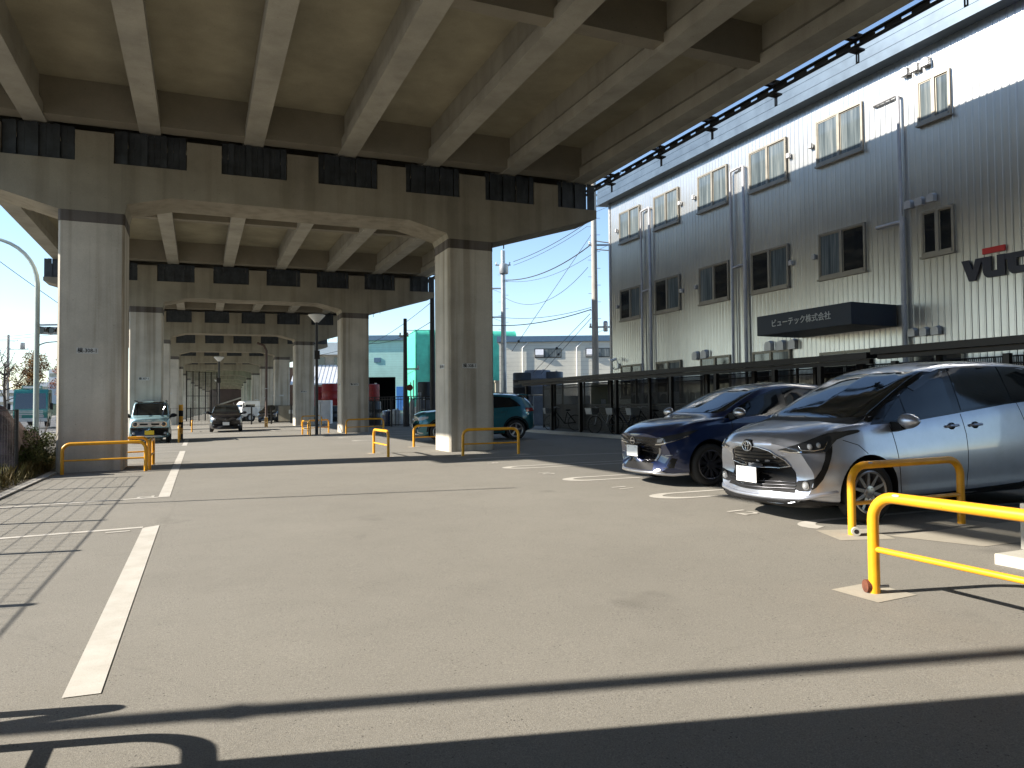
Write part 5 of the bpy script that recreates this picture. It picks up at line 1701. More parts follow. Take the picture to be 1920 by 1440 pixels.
# glass
c.patch("windscreen", [(-0.64, 1.055), (0.64, 1.055), (0.685, 1.085), (0.665, 1.18), (0.615, 1.38), (0.575, 1.53), (-0.575, 1.53), (-0.615, 1.38), (-0.665, 1.18), (-0.685, 1.085)], 'front', M['glass_clear'], cell=0.03)
c.patch("cowl", [(-0.70, 0.995), (-0.35, 1.025), (0.35, 1.025), (0.70, 0.995), (0.686, 1.082), (0.64, 1.053), (-0.64, 1.053), (-0.686, 1.082)], 'front', M['black'], off=0.003, cell=0.05)
c.both("side_glass_surround", [(0.92, 0.985), (1.15, 0.99), (1.50, 1.005), (2.05, 1.06), (2.85, 1.145), (3.55, 1.195), (3.80, 1.24), (3.78, 1.50), (3.30, 1.565), (2.60, 1.585), (2.10, 1.555), (1.80, 1.485), (1.50, 1.36), (1.20, 1.20)], M['gloss_black'], off=0.003, cell=0.06)
c.fboth("pillar_trim", [(0.705, 1.03), (0.775, 1.00), (0.755, 1.12), (0.69, 1.36), (0.625, 1.52), (0.578, 1.53), (0.618, 1.38), (0.668, 1.18), (0.688, 1.085)], M['gloss_black'], off=0.0035, cell=0.03)
c.both("side_window", [(1.42, 1.03), (1.75, 1.05), (2.06, 1.085), (2.06, 1.52), (1.84, 1.465), (1.56, 1.345), (1.42, 1.27)], M['glass'], off=0.008, cell=0.06)
c.both("quarter_window", [(1.08, 1.01), (1.37, 1.022), (1.37, 1.235)], M['glass'], off=0.008, cell=0.06)
c.both("side_window", [(2.18, 1.10), (2.86, 1.165), (2.84, 1.565), (2.18, 1.55)], M['glass'], off=0.008, cell=0.06)
c.both("side_window", [(2.96, 1.18), (3.55, 1.22), (3.60, 1.50), (3.2, 1.55), (2.94, 1.565)], M['glass'], off=0.008, cell=0.06)
c.both("rain_visor", [(1.56, 1.355), (1.84, 1.48), (2.08, 1.535), (2.08, 1.475), (1.86, 1.42), (1.62, 1.315)], M['lamp_dark'], off=0.016, cell=0.06)
# front: upper grille, badge, dark centre with bars, bumper lip
c.patch("grille_surround", [(-0.47, 0.575), (-0.30, 0.545), (0.30, 0.545), (0.47, 0.575), (0.43, 0.635), (0.30, 0.735), (0.16, 0.770), (-0.16, 0.770), (-0.30, 0.735), (-0.43, 0.635)], 'front', M['gloss_black'], off=0.004, cell=0.05)
c.patch("lower_grille", [(-0.53, 0.315), (0.53, 0.315), (0.52, 0.40), (0.47, 0.573), (0.30, 0.543), (-0.30, 0.543), (-0.47, 0.573), (-0.52, 0.40)], 'front', M['black'], off=0.004, cell=0.05)
for z, w in ((0.345, 0.525), (0.375, 0.525), (0.405, 0.515)): c.line("grille_bar", [(-w, z + 0.01), (-w * 0.5, z), (w * 0.5, z), (w, z + 0.01)], 'front', M['alloy_dark'], r=0.008, off=0.008)
c.line("chrome_strip", [(-0.465, 0.585), (-0.30, 0.555), (0.30, 0.555), (0.465, 0.585), (0.425, 0.64), (0.30, 0.735), (0.16, 0.768), (0.09, 0.770)], 'front', M['chrome'], r=0.008, off=0.009)
c.line("chrome_strip", [(-0.465, 0.585), (-0.425, 0.64), (-0.30, 0.735), (-0.16, 0.768), (-0.09, 0.770)], 'front', M['chrome'], r=0.008, off=0.009)
for z in (0.61, 0.645, 0.68, 0.715): c.line("grille_slat", [(-0.40 + (z - 0.61) * 1.4, z), (0.40 - (z - 0.61) * 1.4, z)], 'front', M['black'], r=0.006, off=0.006)
hit, no = c.surf((0, 0.775), 'front')
b = MB(); b.lathe([(0.085, hit.x - 0.012), (0.088, hit.x + 0.02)], (0, 0, 0.775), 28, 'x')
for v in b.bm.verts: v.co.z = 0.775 + (v.co.z - 0.775) * 0.86
bd = b.build("badge", M['gloss_black'], rt)
b = MB()
bx = hit.x - 0.016
b.tube(ring_pts(0, 0.775, 0.074, 0.054, x=bx), 0.006, 6, closed=True)
b.tube(ring_pts(0, 0.775, 0.022, 0.050, x=bx), 0.005, 6, closed=True)
b.tube(ring_pts(0, 0.797, 0.048, 0.020, x=bx), 0.005, 6, closed=True)
b.build("emblem", M['chrome'], bd, smooth=True, ang=80)
# front lip
c.line("front_lip", [(-0.80, 0.33), (-0.62, 0.268), (-0.40, 0.258), (0.40, 0.258), (0.62, 0.268), (0.80, 0.33)], 'front', M['silver'], r=0.022, off=0.006, n=10)
c.patch("air_dam", [(-0.72, 0.176), (0.72, 0.176), (0.78, 0.225), (0.66, 0.262), (0.42, 0.252), (-0.42, 0.252), (-0.66, 0.262), (-0.78, 0.225)], 'front', M['black'], off=0.016, cell=0.03)
# headlamps sweeping back to a point on the wing
hl = [(0.33, 0.748), (0.38, 0.735), (0.45, 0.724), (0.62, 0.722), (0.78, 0.733), (0.815, 0.755), (0.84, 0.80), (0.885, 0.85), (0.97, 0.885), (1.08, 0.912), (1.10, 0.928), (1.08, 0.942), (1.0, 0.938), (0.93, 0.928), (0.875, 0.925), (0.80, 0.912), (0.72, 0.885), (0.62, 0.843), (0.50, 0.798), (0.40, 0.770)]
c.cboth("headlamp", hl, M['lamp_dark'], off=0.007, cell=0.025)
c.cboth("headlamp_rim", [(0.345, 0.748), (0.38, 0.737), (0.45, 0.727), (0.62, 0.725), (0.77, 0.735), (0.77, 0.744), (0.62, 0.736), (0.46, 0.740), (0.40, 0.752)], M['chrome'], off=0.012, cell=0.025)
for sd in (-1, 1):
    for y, z, r_ in ((0.64, 0.785, 0.034), (0.72, 0.80, 0.030)):
        h, no = c.surf((y, z), 'corner', sd)
        b = MB(); b.ball(h + no * 0.0, (0.022, r_, r_))
        b.build("lamp_lens", M['lamp_lens'], rt, smooth=True)
    c.line("lamp_strip", [(0.54, 0.79), (0.56, 0.752), (0.68, 0.746), (0.77, 0.765), (0.80, 0.83)], 'corner', M['chrome'], r=0.005, off=0.010, side=sd)
c.cboth("corner_trim", [(0.785, 0.735), (0.815, 0.755), (0.845, 0.80), (0.845, 0.74), (0.83, 0.66), (0.80, 0.56), (0.755, 0.465), (0.69, 0.385), (0.62, 0.345), (0.53, 0.335), (0.49, 0.35), (0.485, 0.395), (0.52, 0.435), (0.60, 0.45), (0.68, 0.475), (0.74, 0.56), (0.775, 0.66)], M['black'], off=0.005, cell=0.025)
for sd in (-1, 1):
    h, no = c.surf((0.60, 0.395), 'corner', sd)
    b = MB(); b.ball(h + no * 0.003, (0.036, 0.036, 0.038), 3)
    b.build("fog_lamp", M['lamp_lens'], rt, smooth=True)
    ax = Vector((0, 0, 1)).cross(no).normalized()
    b = MB(); b.tube([h + no * 0.012 + (ax * math.cos(t) + Vector((0, 0, 1)) * math.sin(t)) * 0.041 for t in [2 * math.pi * k / 20 for k in range(20)]], 0.005, 6, closed=True)
    b.build("fog_lamp_ring", M['chrome'], rt)
c.plate(0.475, M['white_plate'])
# panel gaps, handles, sill trim
for sd in (-1, 1):
    c.line("panel_gap", [(1.16, 0.97), (1.19, 0.80), (1.23, 0.45), (1.25, 0.24)], 'side', M['black'], r=0.0045, side=sd, off=-0.001)
    c.line("panel_gap", [(2.16, 1.06), (2.19, 0.85), (2.18, 0.45), (2.16, 0.24)], 'side', M['black'], r=0.0045, side=sd, off=-0.001)
    c.line("panel_gap", [(3.02, 1.17), (3.10, 0.95), (3.12, 0.72)], 'side', M['black'], r=0.0045, side=sd, off=-0.001)
    c.line("panel_gap", [(0.55, 0.845), (0.72, 0.79), (0.82, 0.70)], 'side', M['black'], r=0.004, side=sd, off=-0.001)
    c.line("panel_gap", [(2.06, 1.60), (2.12, 1.605), (2.75, 1.615), (2.95, 1.60)], 'side', M['black'], r=0.0045, side=sd, off=-0.001)
    for x in (2.00, 2.34):
        h, no = c.surf((x, 0.935), 'side', sd)
        b = MB(); b.ball((x, h.y + sd * 0.002, 0.935), (0.055, 0.012, 0.040), 2); hc = b.build("door_handle", M['gloss_black'], rt, smooth=True)
        b = MB(); b.tube([(x - 0.085, h.y + sd * 0.005, 0.935), (x - 0.06, h.y + sd * 0.032, 0.937), (x + 0.06, h.y + sd * 0.034, 0.942), (x + 0.09, h.y + sd * 0.005, 0.944)], 0.014, 8); b.build("grip", M['silver'], hc, smooth=True)
c.both("sill_trim", [(1.26, 0.195), (3.10, 0.195), (3.14, 0.31), (2.95, 0.285), (2.0, 0.255), (1.27, 0.235)], M['gloss_black'], off=0.006, cell=0.08)
c.mirror(1.22, 0.94, M['silver'], 0.16)
c.both("tail_lamp", [(3.95, 0.95), (4.12, 0.98), (4.13, 1.30), (3.98, 1.40), (3.92, 1.2)], M['redlamp'], off=0.006, cell=0.05)
c.wheels(10, 0.205, width=0.185, inset=0.012)
b = MB(); b.tube([c.surf((0.9, 0.0), 'top')[0] + Vector((3.35, 0, 0.53)), c.surf((0.9, 0.0), 'top')[0] + Vector((3.55, 0, 0.62))], 0.006, 6); b.build("aerial", M['black'], rt)

# ---------------------------------------------------------------- navy hatchback
def hatch_table(L=4.045, W=1.695, H=1.52):
    w = W / 2
    t = [(0.00, 0.20, 0.62, 0.48, 0.72, 0.70, 0.62, 0.765, 0.40, 0.79),
         (0.12, 0.17, 0.70, 0.50, 0.78, 0.79, 0.70, 0.845, 0.45, 0.865),
         (0.30, 0.155, 0.76, 0.52, 0.82, 0.86, 0.74, 0.905, 0.48, 0.925),
         (0.60, 0.155, 0.79, 0.54, 0.84, 0.925, 0.765, 0.965, 0.50, 0.985),
         (0.95, 0.155, 0.80, 0.56, 0.8475, 0.955, 0.785, 1.005, 0.56, 1.025),
         (1.20, 0.155, 0.80, 0.58, 0.8475, 0.965, 0.79, 1.095, 0.625, 1.135),
         (1.50, 0.155, 0.80, 0.60, 0.8475, 0.975, 0.79, 1.225, 0.615, 1.272),
         (1.80, 0.155, 0.80, 0.62, 0.8475, 0.985, 0.79, 1.345, 0.60, 1.405),
         (2.08, 0.155, 0.80, 0.64, 0.8475, 0.995, 0.79, 1.415, 0.58, 1.482),
         (2.55, 0.155, 0.80, 0.66, 0.8475, 1.01, 0.785, 1.45, 0.57, 1.52),
         (3.05, 0.16, 0.80, 0.68, 0.8475, 1.03, 0.78, 1.425, 0.56, 1.50),
         (3.50, 0.19, 0.79, 0.70, 0.84, 1.04, 0.77, 1.36, 0.545, 1.43),
         (3.80, 0.24, 0.77, 0.72, 0.82, 1.02, 0.73, 1.24, 0.52, 1.30),
         (3.98, 0.30, 0.72, 0.72, 0.77, 0.96, 0.67, 1.09, 0.48, 1.13),
         (4.045, 0.36, 0.64, 0.70, 0.70, 0.90, 0.60, 0.98, 0.44, 1.0)]
    return [(x * L / 4.045, zb, a * w / .8475, zm, b_ * w / .8475, zB, c_ * w / .8475, zR * (H / 1.52), d * w / .8475, zT * (H / 1.52) if zT > 1.05 else zT) for x, zb, a, zm, b_, zB, c_, zR, d, zT in t]

def hatch(rt, paint, L=4.045, W=1.695, H=1.52, axles=(0.83, 3.41), wheel_r=0.31):
    c = Car(rt, L, W, hatch_table(L, W, H), paint, nose=0.34, tail=0.24, wheel_r=wheel_r, axles=axles)
    k, kx, kz = W / 1.695, L / 4.045, H / 1.52
    f = lambda P: [(y * k, z * kz if z > 1.06 else z) for y, z in P]
    g = lambda P: [(x * kx, z * kz if z > 1.06 else z) for x, z in P]
    c.patch("windscreen", f([(-0.60, 1.065), (0.60, 1.065), (0.655, 1.095), (0.62, 1.20), (0.575, 1.36), (0.54, 1.445), (-0.54, 1.445), (-0.575, 1.36), (-0.62, 1.20), (-0.655, 1.095)]), 'front', M['glass_clear'], cell=0.03)
    c.both("side_glass_surround", g([(1.12, 0.985), (1.9, 1.008), (2.8, 1.045), (3.35, 1.075), (3.50, 1.12), (3.40, 1.295), (3.0, 1.385), (2.5, 1.425), (2.15, 1.395), (1.78, 1.285), (1.45, 1.155)]), M['gloss_black'], off=0.003, cell=0.06)
    c.both("side_window", g([(1.50, 1.015), (2.16, 1.035), (2.18, 1.37), (1.80, 1.265), (1.55, 1.165)]), M['glass'], off=0.008, cell=0.06)
    c.both("side_window", g([(2.30, 1.04), (3.05, 1.075), (3.02, 1.34), (2.6, 1.385), (2.30, 1.385)]), M['glass'], off=0.008, cell=0.06)
    c.both("quarter_window", g([(1.22, 1.005), (1.42, 1.012), (1.42, 1.10)]), M['glass'], off=0.008, cell=0.06)
    c.both("tail_lamp", g([(3.62, 0.85), (3.92, 0.87), (3.90, 1.0), (3.64, 1.02)]), M['redlamp'], off=0.006, cell=0.05)
    for sd in (-1, 1):
        c.line("panel_gap", g([(1.22, 0.97), (1.24, 0.7), (1.27, 0.24)]), 'side', M['black'], r=0.0045, side=sd, off=-0.001)
        c.line("panel_gap", g([(2.22, 0.99), (2.24, 0.7), (2.20, 0.24)]), 'side', M['black'], r=0.0045, side=sd, off=-0.001)
        c.line("panel_gap", g([(0.62, 0.93), (0.95, 0.955), (1.10, 0.965)]), 'side', M['black'], r=0.004, side=sd, off=-0.001)
        for x in (2.02 * kx, 2.98 * kx):
            h, no = c.surf((x, 0.87), 'side', sd)
            b = MB(); b.tube([(x - 0.085, h.y + sd * 0.003, 0.87), (x - 0.06, h.y + sd * 0.03, 0.872), (x + 0.06, h.y + sd * 0.03, 0.877), (x + 0.09, h.y + sd * 0.003, 0.88)], 0.014, 8); b.build("door_handle", paint, rt, smooth=True)
    c.both("sill_trim", g([(1.25, 0.18), (3.0, 0.18), (3.0, 0.235), (1.25, 0.235)]), M['gloss_black'], off=0.006, cell=0.08)
    return c

rt = car_root("hatchback", "navy blue hatchback parked between the silver minivan and the empty bays", (6.12, 9.33), R(-4))
c = hatch(rt, M['blue'])
c.patch("grille", [(-0.46, 0.46), (-0.40, 0.38), (-0.30, 0.335), (0.30, 0.335), (0.40, 0.38), (0.46, 0.46), (0.60, 0.665), (0.55, 0.715), (0.30, 0.735), (-0.30, 0.735), (-0.55, 0.715), (-0.60, 0.665)], 'front', M['gloss_black'], off=0.004, cell=0.05)
for r_ in range(8):
    z = 0.375 + r_ * 0.044
    e = 0.37 + 0.17 * (r_ / 7)
    segs = [(-e, e)] if z > 0.60 else [(-e, -0.19), (0.19, e)]
    for a_, b_ in segs:
        n_ = int((b_ - a_) / 0.03)
        c.line("grille_slat", [(lerp(a_, b_, q / n_), z + (0.006 if q % 2 else -0.006)) for q in range(n_ + 1)], 'front', M['alloy_dark'], r=0.0035, off=0.007, n=4)
hit, no = c.surf((0, 0.665), 'front')
b = MB(); b.tube(ring_pts(0, 0.665, 0.058, 0.054, x=hit.x - 0.016), 0.006, 6, closed=True)
b.box(hit.x - 0.020, -0.052, 0.655, hit.x - 0.010, 0.052, 0.675)
b.build("badge", M['chrome'], rt)
c.fboth("chrome_fin", [(0.36, 0.375), (0.40, 0.365), (0.535, 0.565), (0.50, 0.575)], M['alloy'], off=0.010, cell=0.04)
c.cboth("headlamp", [(0.41, 0.640), (0.55, 0.650), (0.75, 0.705), (0.93, 0.775), (1.02, 0.825), (0.98, 0.825), (0.80, 0.790), (0.60, 0.748), (0.43, 0.715)], M['lamp_dark'], off=0.006, cell=0.025)
c.cboth("lamp_strip", [(0.40, 0.610), (0.50, 0.618), (0.72, 0.672), (0.90, 0.742), (0.90, 0.752), (0.72, 0.686), (0.52, 0.640), (0.41, 0.632)], M['chrome'], off=0.010, cell=0.025)
c.cboth("lamp_lens", [(0.44, 0.655), (0.53, 0.662), (0.56, 0.715), (0.46, 0.705)], M['lamp_lens'], off=0.012, cell=0.025)
c.patch("lower_intake", [(-0.42, 0.235), (0.42, 0.235), (0.38, 0.335), (0.26, 0.345), (-0.26, 0.345), (-0.38, 0.335)], 'front', M['black'], off=0.004, cell=0.05)
c.line("bumper_skirt", [(-0.82, 0.215), (-0.66, 0.19), (-0.50, 0.205), (0.50, 0.205), (0.66, 0.19), (0.82, 0.215)], 'front', M['alloy'], r=0.026, off=0.008, n=10)
c.fboth("skirt_fin", [(0.44, 0.222), (0.62, 0.215), (0.56, 0.262), (0.50, 0.268)], M['alloy'], off=0.012, cell=0.03)
c.fboth("side_intake", [(0.60, 0.265), (0.72, 0.29), (0.76, 0.42), (0.73, 0.43), (0.66, 0.30)], M['black'], off=0.004, cell=0.03)
c.fboth("reflector_strip", [(0.60, 0.455), (0.73, 0.47), (0.73, 0.478), (0.60, 0.465)], M['galv'], off=0.006, cell=0.04)
c.plate(0.515, M['white_plate'])
c.mirror(1.24, 0.985, M['alloy'], 0.18)
c.wheels(10, 0.205, width=0.185, inset=0.012, rim_mat='alloy_dark', twin=True)

# ---------------------------------------------------------------- teal crossover behind the nearest right column
def suv_table():
    return [(0.00, 0.27, 0.64, 0.58, 0.76, 0.83, 0.66, 0.90, 0.42, 0.925),
         (0.12, 0.23, 0.72, 0.60, 0.82, 0.92, 0.74, 0.965, 0.48, 0.985),
         (0.30, 0.21, 0.79, 0.62, 0.86, 0.97, 0.78, 1.015, 0.52, 1.035),
         (0.70, 0.20, 0.82, 0.64, 0.875, 1.01, 0.80, 1.05, 0.54, 1.07),
         (1.00, 0.20, 0.83, 0.66, 0.88, 1.03, 0.815, 1.08, 0.58, 1.10),
         (1.30, 0.20, 0.83, 0.68, 0.88, 1.035, 0.82, 1.24, 0.66, 1.285),
         (1.65, 0.20, 0.83, 0.70, 0.88, 1.04, 0.82, 1.42, 0.635, 1.475),
         (1.95, 0.20, 0.83, 0.72, 0.88, 1.05, 0.82, 1.505, 0.62, 1.57),
         (2.50, 0.20, 0.83, 0.72, 0.88, 1.06, 0.815, 1.53, 0.61, 1.60),
         (3.20, 0.21, 0.83, 0.74, 0.88, 1.08, 0.81, 1.50, 0.60, 1.575),
         (3.65, 0.24, 0.82, 0.76, 0.875, 1.09, 0.79, 1.44, 0.58, 1.52),
         (3.95, 0.30, 0.80, 0.78, 0.85, 1.06, 0.75, 1.28, 0.54, 1.36),
         (4.12, 0.36, 0.76, 0.78, 0.80, 1.0, 0.70, 1.10, 0.50, 1.15),
         (4.18, 0.42, 0.68, 0.78, 0.73, 0.96, 0.64, 1.02, 0.46, 1.04)]
rt = car_root("crossover", "teal crossover car parked behind the nearest right column", (6.72, 23.75), R(-14))
c = Car(rt, 4.18, 1.76, suv_table(), M['teal'], nose=0.30, tail=0.22, wheel_r=0.335, axles=(0.86, 3.42))
c.patch("windscreen", [(-0.60, 1.14), (0.60, 1.14), (0.66, 1.18), (0.62, 1.36), (0.57, 1.525), (-0.57, 1.525), (-0.62, 1.36), (-0.66, 1.18)], 'front', M['glass_clear'], cell=0.05)
c.both("side_glass_surround", [(1.30, 1.055), (2.2, 1.075), (3.2, 1.105), (3.62, 1.13), (3.52, 1.25), (3.25, 1.43), (2.6, 1.495), (2.05, 1.48), (1.65, 1.36)], M['gloss_black'], off=0.003, cell=0.06)
c.both("side_window", [(1.66, 1.085), (2.22, 1.10), (2.22, 1.46), (2.02, 1.445), (1.72, 1.345)], M['glass'], off=0.008, cell=0.06)
c.both("side_window", [(2.34, 1.105), (2.98, 1.125), (3.0, 1.42), (2.34, 1.465)], M['glass'], off=0.008, cell=0.06)
c.both("quarter_window", [(3.06, 1.125), (3.50, 1.145), (3.24, 1.385), (3.06, 1.41)], M['glass'], off=0.008, cell=0.06)
c.both("wheel_arch_trim", [(0.86 + 0.45 * math.cos(t), 0.35 + 0.45 * math.sin(t)) for t in [math.pi * k / 12 for k in range(13)]] + [(0.86 - 0.40 * math.cos(t), 0.35 + 0.40 * math.sin(t)) for t in [math.pi * k / 12 for k in range(13)]], M['black'], off=0.008, cell=0.1)
c.both("wheel_arch_trim", [(3.42 + 0.45 * math.cos(t), 0.35 + 0.45 * math.sin(t)) for t in [math.pi * k / 12 for k in range(13)]] + [(3.42 - 0.40 * math.cos(t), 0.35 + 0.40 * math.sin(t)) for t in [math.pi * k / 12 for k in range(13)]], M['black'], off=0.008, cell=0.1)
c.both("sill_trim", [(1.30, 0.21), (2.98, 0.21), (3.0, 0.36), (1.28, 0.36)], M['black'], off=0.007, cell=0.08)
c.patch("grille", [(-0.52, 0.715), (0.52, 0.715), (0.54, 0.80), (-0.54, 0.80)], 'front', M['gloss_black'], off=0.005, cell=0.05)
c.line("chrome_strip", [(-0.52, 0.755), (0.52, 0.755)], 'front', M['chrome'], r=0.008, off=0.01)
c.fboth("headlamp", [(0.54, 0.72), (0.78, 0.74), (0.83, 0.80), (0.82, 0.86), (0.70, 0.84), (0.55, 0.805)], M['lamp_lens'], off=0.008, cell=0.03)
hit, no = c.surf((0, 0.765), 'front')
b = MB(); b.tube(ring_pts(0, 0.765, 0.06, 0.06, x=hit.x - 0.016), 0.007, 6, closed=True)
b.tube([(hit.x - 0.016, -0.035, 0.81), (hit.x - 0.016, -0.014, 0.77), (hit.x - 0.016, 0, 0.80), (hit.x - 0.016, 0.014, 0.77), (hit.x - 0.016, 0.035, 0.81)], 0.005, 5)
b.build("badge", M['chrome'], rt)
c.fboth("fog_lamp_recess", [(0.50, 0.43), (0.74, 0.45), (0.79, 0.58), (0.52, 0.59)], M['black'], off=0.005, cell=0.04)
for sd in (-1, 1):
    h, no = c.surf((sd * 0.65, 0.51), 'front')
    b = MB(); b.ball(h, (0.02, 0.05, 0.05)); b.build("fog_lamp", M['lamp_lens'], rt, smooth=True)
c.patch("lower_intake", [(-0.62, 0.30), (0.62, 0.30), (0.46, 0.40), (-0.46, 0.40)], 'front', M['black'], off=0.005, cell=0.05)
c.fboth("bumper_blade", [(0.42, 0.44), (0.50, 0.43), (0.78, 0.325), (0.74, 0.30), (0.46, 0.405)], M['alloy'], off=0.012, cell=0.04)
c.patch("skid_plate", [(-0.60, 0.262), (0.60, 0.262), (0.62, 0.297), (-0.62, 0.297)], 'front', M['alloy'], off=0.012, cell=0.06)
c.plate(0.56, M['white_plate'])
c.both("tail_lamp", [(3.80, 0.93), (4.08, 0.95), (4.06, 1.06), (3.76, 1.07)], M['redlamp'], off=0.008, cell=0.04)
for sd in (-1, 1):
    b = MB(); b.tube([Vector((x, sd * 0.585, 0)) + Vector((0, 0, z)) for x, z in ((1.95, 1.53), (2.1, 1.60), (2.8, 1.605), (3.4, 1.575), (3.55, 1.49))], 0.016, 6); b.build("roof_rail", M['galv'], rt)
    c.line("panel_gap", [(2.28, 1.05), (2.30, 0.7), (2.28, 0.38)], 'side', M['black'], r=0.0045, side=sd, off=-0.001)
    c.line("panel_gap", [(3.22, 1.08), (3.12, 0.95), (3.02, 0.75)], 'side', M['black'], r=0.0045, side=sd, off=-0.001)
    c.line("crease", [(1.0, 0.86), (2.0, 0.88), (3.0, 0.93), (3.7, 0.95)], 'side', M['teal'], r=0.012, side=sd, off=-0.006)
    for x in (2.12, 3.02):
        h, no = c.surf((x, 0.955), 'side', sd)
        b = MB(); b.tube([(x - 0.085, h.y + sd * 0.003, 0.955), (x - 0.06, h.y + sd * 0.03, 0.957), (x + 0.06, h.y + sd * 0.03, 0.96), (x + 0.09, h.y + sd * 0.003, 0.96)], 0.014, 8); b.build("door_handle", M['teal'], rt, smooth=True)
b = MB(); b.hexa([(3.6, -0.56, 1.515), (3.92, -0.50, 1.49), (3.92, 0.50, 1.49), (3.6, 0.56, 1.515), (3.6, -0.56, 1.55), (3.92, -0.50, 1.52), (3.92, 0.50, 1.52), (3.6, 0.56, 1.55)])
b.build("roof_spoiler", M['teal'], rt)
c.mirror(1.36, 1.06, M['teal'], 0.18)
c.wheels(5, 0.225, width=0.2, inset=0.01, twin=True)

# ---------------------------------------------------------------- pale blue kei car facing the camera
def kei_table(L=3.395, H=1.68):
    return [(0.00, 0.25, 0.60, 0.55, 0.68, 0.83, 0.62, 0.93, 0.45, 0.96),
        (0.10, 0.22, 0.65, 0.58, 0.71, 0.93, 0.67, 1.00, 0.50, 1.02),
        (0.35, 0.20, 0.69, 0.60, 0.73, 0.985, 0.69, 1.03, 0.52, 1.05),
        (0.70, 0.20, 0.70, 0.62, 0.7375, 1.00, 0.70, 1.05, 0.55, 1.07),
        (0.90, 0.20, 0.70, 0.64, 0.7375, 1.005, 0.705, 1.16, 0.62, 1.20),
        (1.10, 0.20, 0.70, 0.66, 0.7375, 1.01, 0.705, 1.40, 0.60, 1.45),
        (1.30, 0.20, 0.70, 0.66, 0.7375, 1.015, 0.705, 1.58, 0.585, 1.64),
        (1.60, 0.20, 0.70, 0.66, 0.7375, 1.02, 0.705, 1.62, 0.58, 1.68),
        (2.60, 0.20, 0.70, 0.66, 0.7375, 1.03, 0.705, 1.62, 0.58, 1.68),
        (3.10, 0.22, 0.70, 0.66, 0.735, 1.03, 0.70, 1.58, 0.57, 1.64),
        (3.32, 0.28, 0.68, 0.66, 0.72, 1.02, 0.68, 1.45, 0.54, 1.50),
        (3.395, 0.34, 0.62, 0.66, 0.66, 0.98, 0.62, 1.25, 0.5, 1.30)]
rt = car_root("kei_car", "pale blue boxy kei car with round headlamps and yellow plate, behind the left column", (-1.76, 31.3), R(91))
c = Car(rt, 3.395, 1.475, kei_table(), M['kei_blue'], nose=0.16, tail=0.14, wheel_r=0.29, axles=(0.62, 3.04))
c.patch("windscreen", [(-0.60, 1.10), (0.60, 1.10), (0.625, 1.14), (0.58, 1.50), (0.555, 1.575), (-0.555, 1.575), (-0.58, 1.50), (-0.625, 1.14)], 'front', M['glass_clear'], cell=0.05)
c.patch("roof_edge", [(-0.56, 1.585), (0.56, 1.585), (0.53, 1.655), (-0.53, 1.655)], 'front', M['gloss_black'], off=0.004, cell=0.06)
c.patch("grille", [(-0.60, 0.66), (0.60, 0.66), (0.62, 0.80), (0.50, 0.86), (-0.50, 0.86), (-0.62, 0.80)], 'front', M['alloy'], off=0.010, cell=0.05)
c.fboth("grille_slot", [(0.06, 0.725), (0.34, 0.725), (0.34, 0.79), (0.06, 0.79)], M['black'], off=0.016, cell=0.05)
for sd in (-1, 1):
    h, no = c.surf((sd * 0.50, 0.755), 'front')
    b = MB(); b.cyl((h.x - 0.03, sd * 0.50, 0.755), (h.x + 0.03, sd * 0.50, 0.755), 0.105, n=24); hd = b.build("headlamp", M['chrome'], rt)
    b = MB(); b.ball((h.x - 0.02, sd * 0.50, 0.755), (0.03, 0.082, 0.082), 3); b.build("lamp_lens", M['lamp_dark'], hd, smooth=True)
    h, no = c.surf((sd * 0.55, 0.40), 'front')
    b = MB(); b.ball(h, (0.03, 0.055, 0.055)); b.build("fog_lamp", M['lamp_lens'], rt, smooth=True)
    b = MB(); b.box(0.9, sd * 0.56 - 0.02, 1.66, 2.9, sd * 0.56 + 0.02, 1.70); b.build("roof_rail", M['black'], rt)
c.patch("bumper", [(-0.66, 0.24), (0.66, 0.24), (0.68, 0.62), (-0.68, 0.62)], 'front', M['gloss_black'], off=0.006, cell=0.06)
c.patch("skid_plate", [(-0.45, 0.27), (0.45, 0.27), (0.45, 0.31), (-0.45, 0.31)], 'front', M['alloy'], off=0.014, cell=0.06)
c.patch("bonnet_lettering_strip", [(-0.32, 0.905), (0.32, 0.905), (0.32, 0.925), (-0.32, 0.925)], 'front', M['chrome'], off=0.006, cell=0.06)
c.plate(0.43, M['yellow_plate'], y=0.0)
c.both("side_glass_surround", [(0.98, 1.04), (2.9, 1.06), (2.95, 1.50), (1.32, 1.55)], M['gloss_black'], off=0.003, cell=0.08)
c.both("side_window", [(1.15, 1.07), (1.80, 1.08), (1.80, 1.50), (1.36, 1.50)], M['glass'], off=0.008, cell=0.08)
c.mirror(0.98, 1.02, M['black'], 0.15)
c.wheels(8, 0.185, width=0.16, inset=0.01)

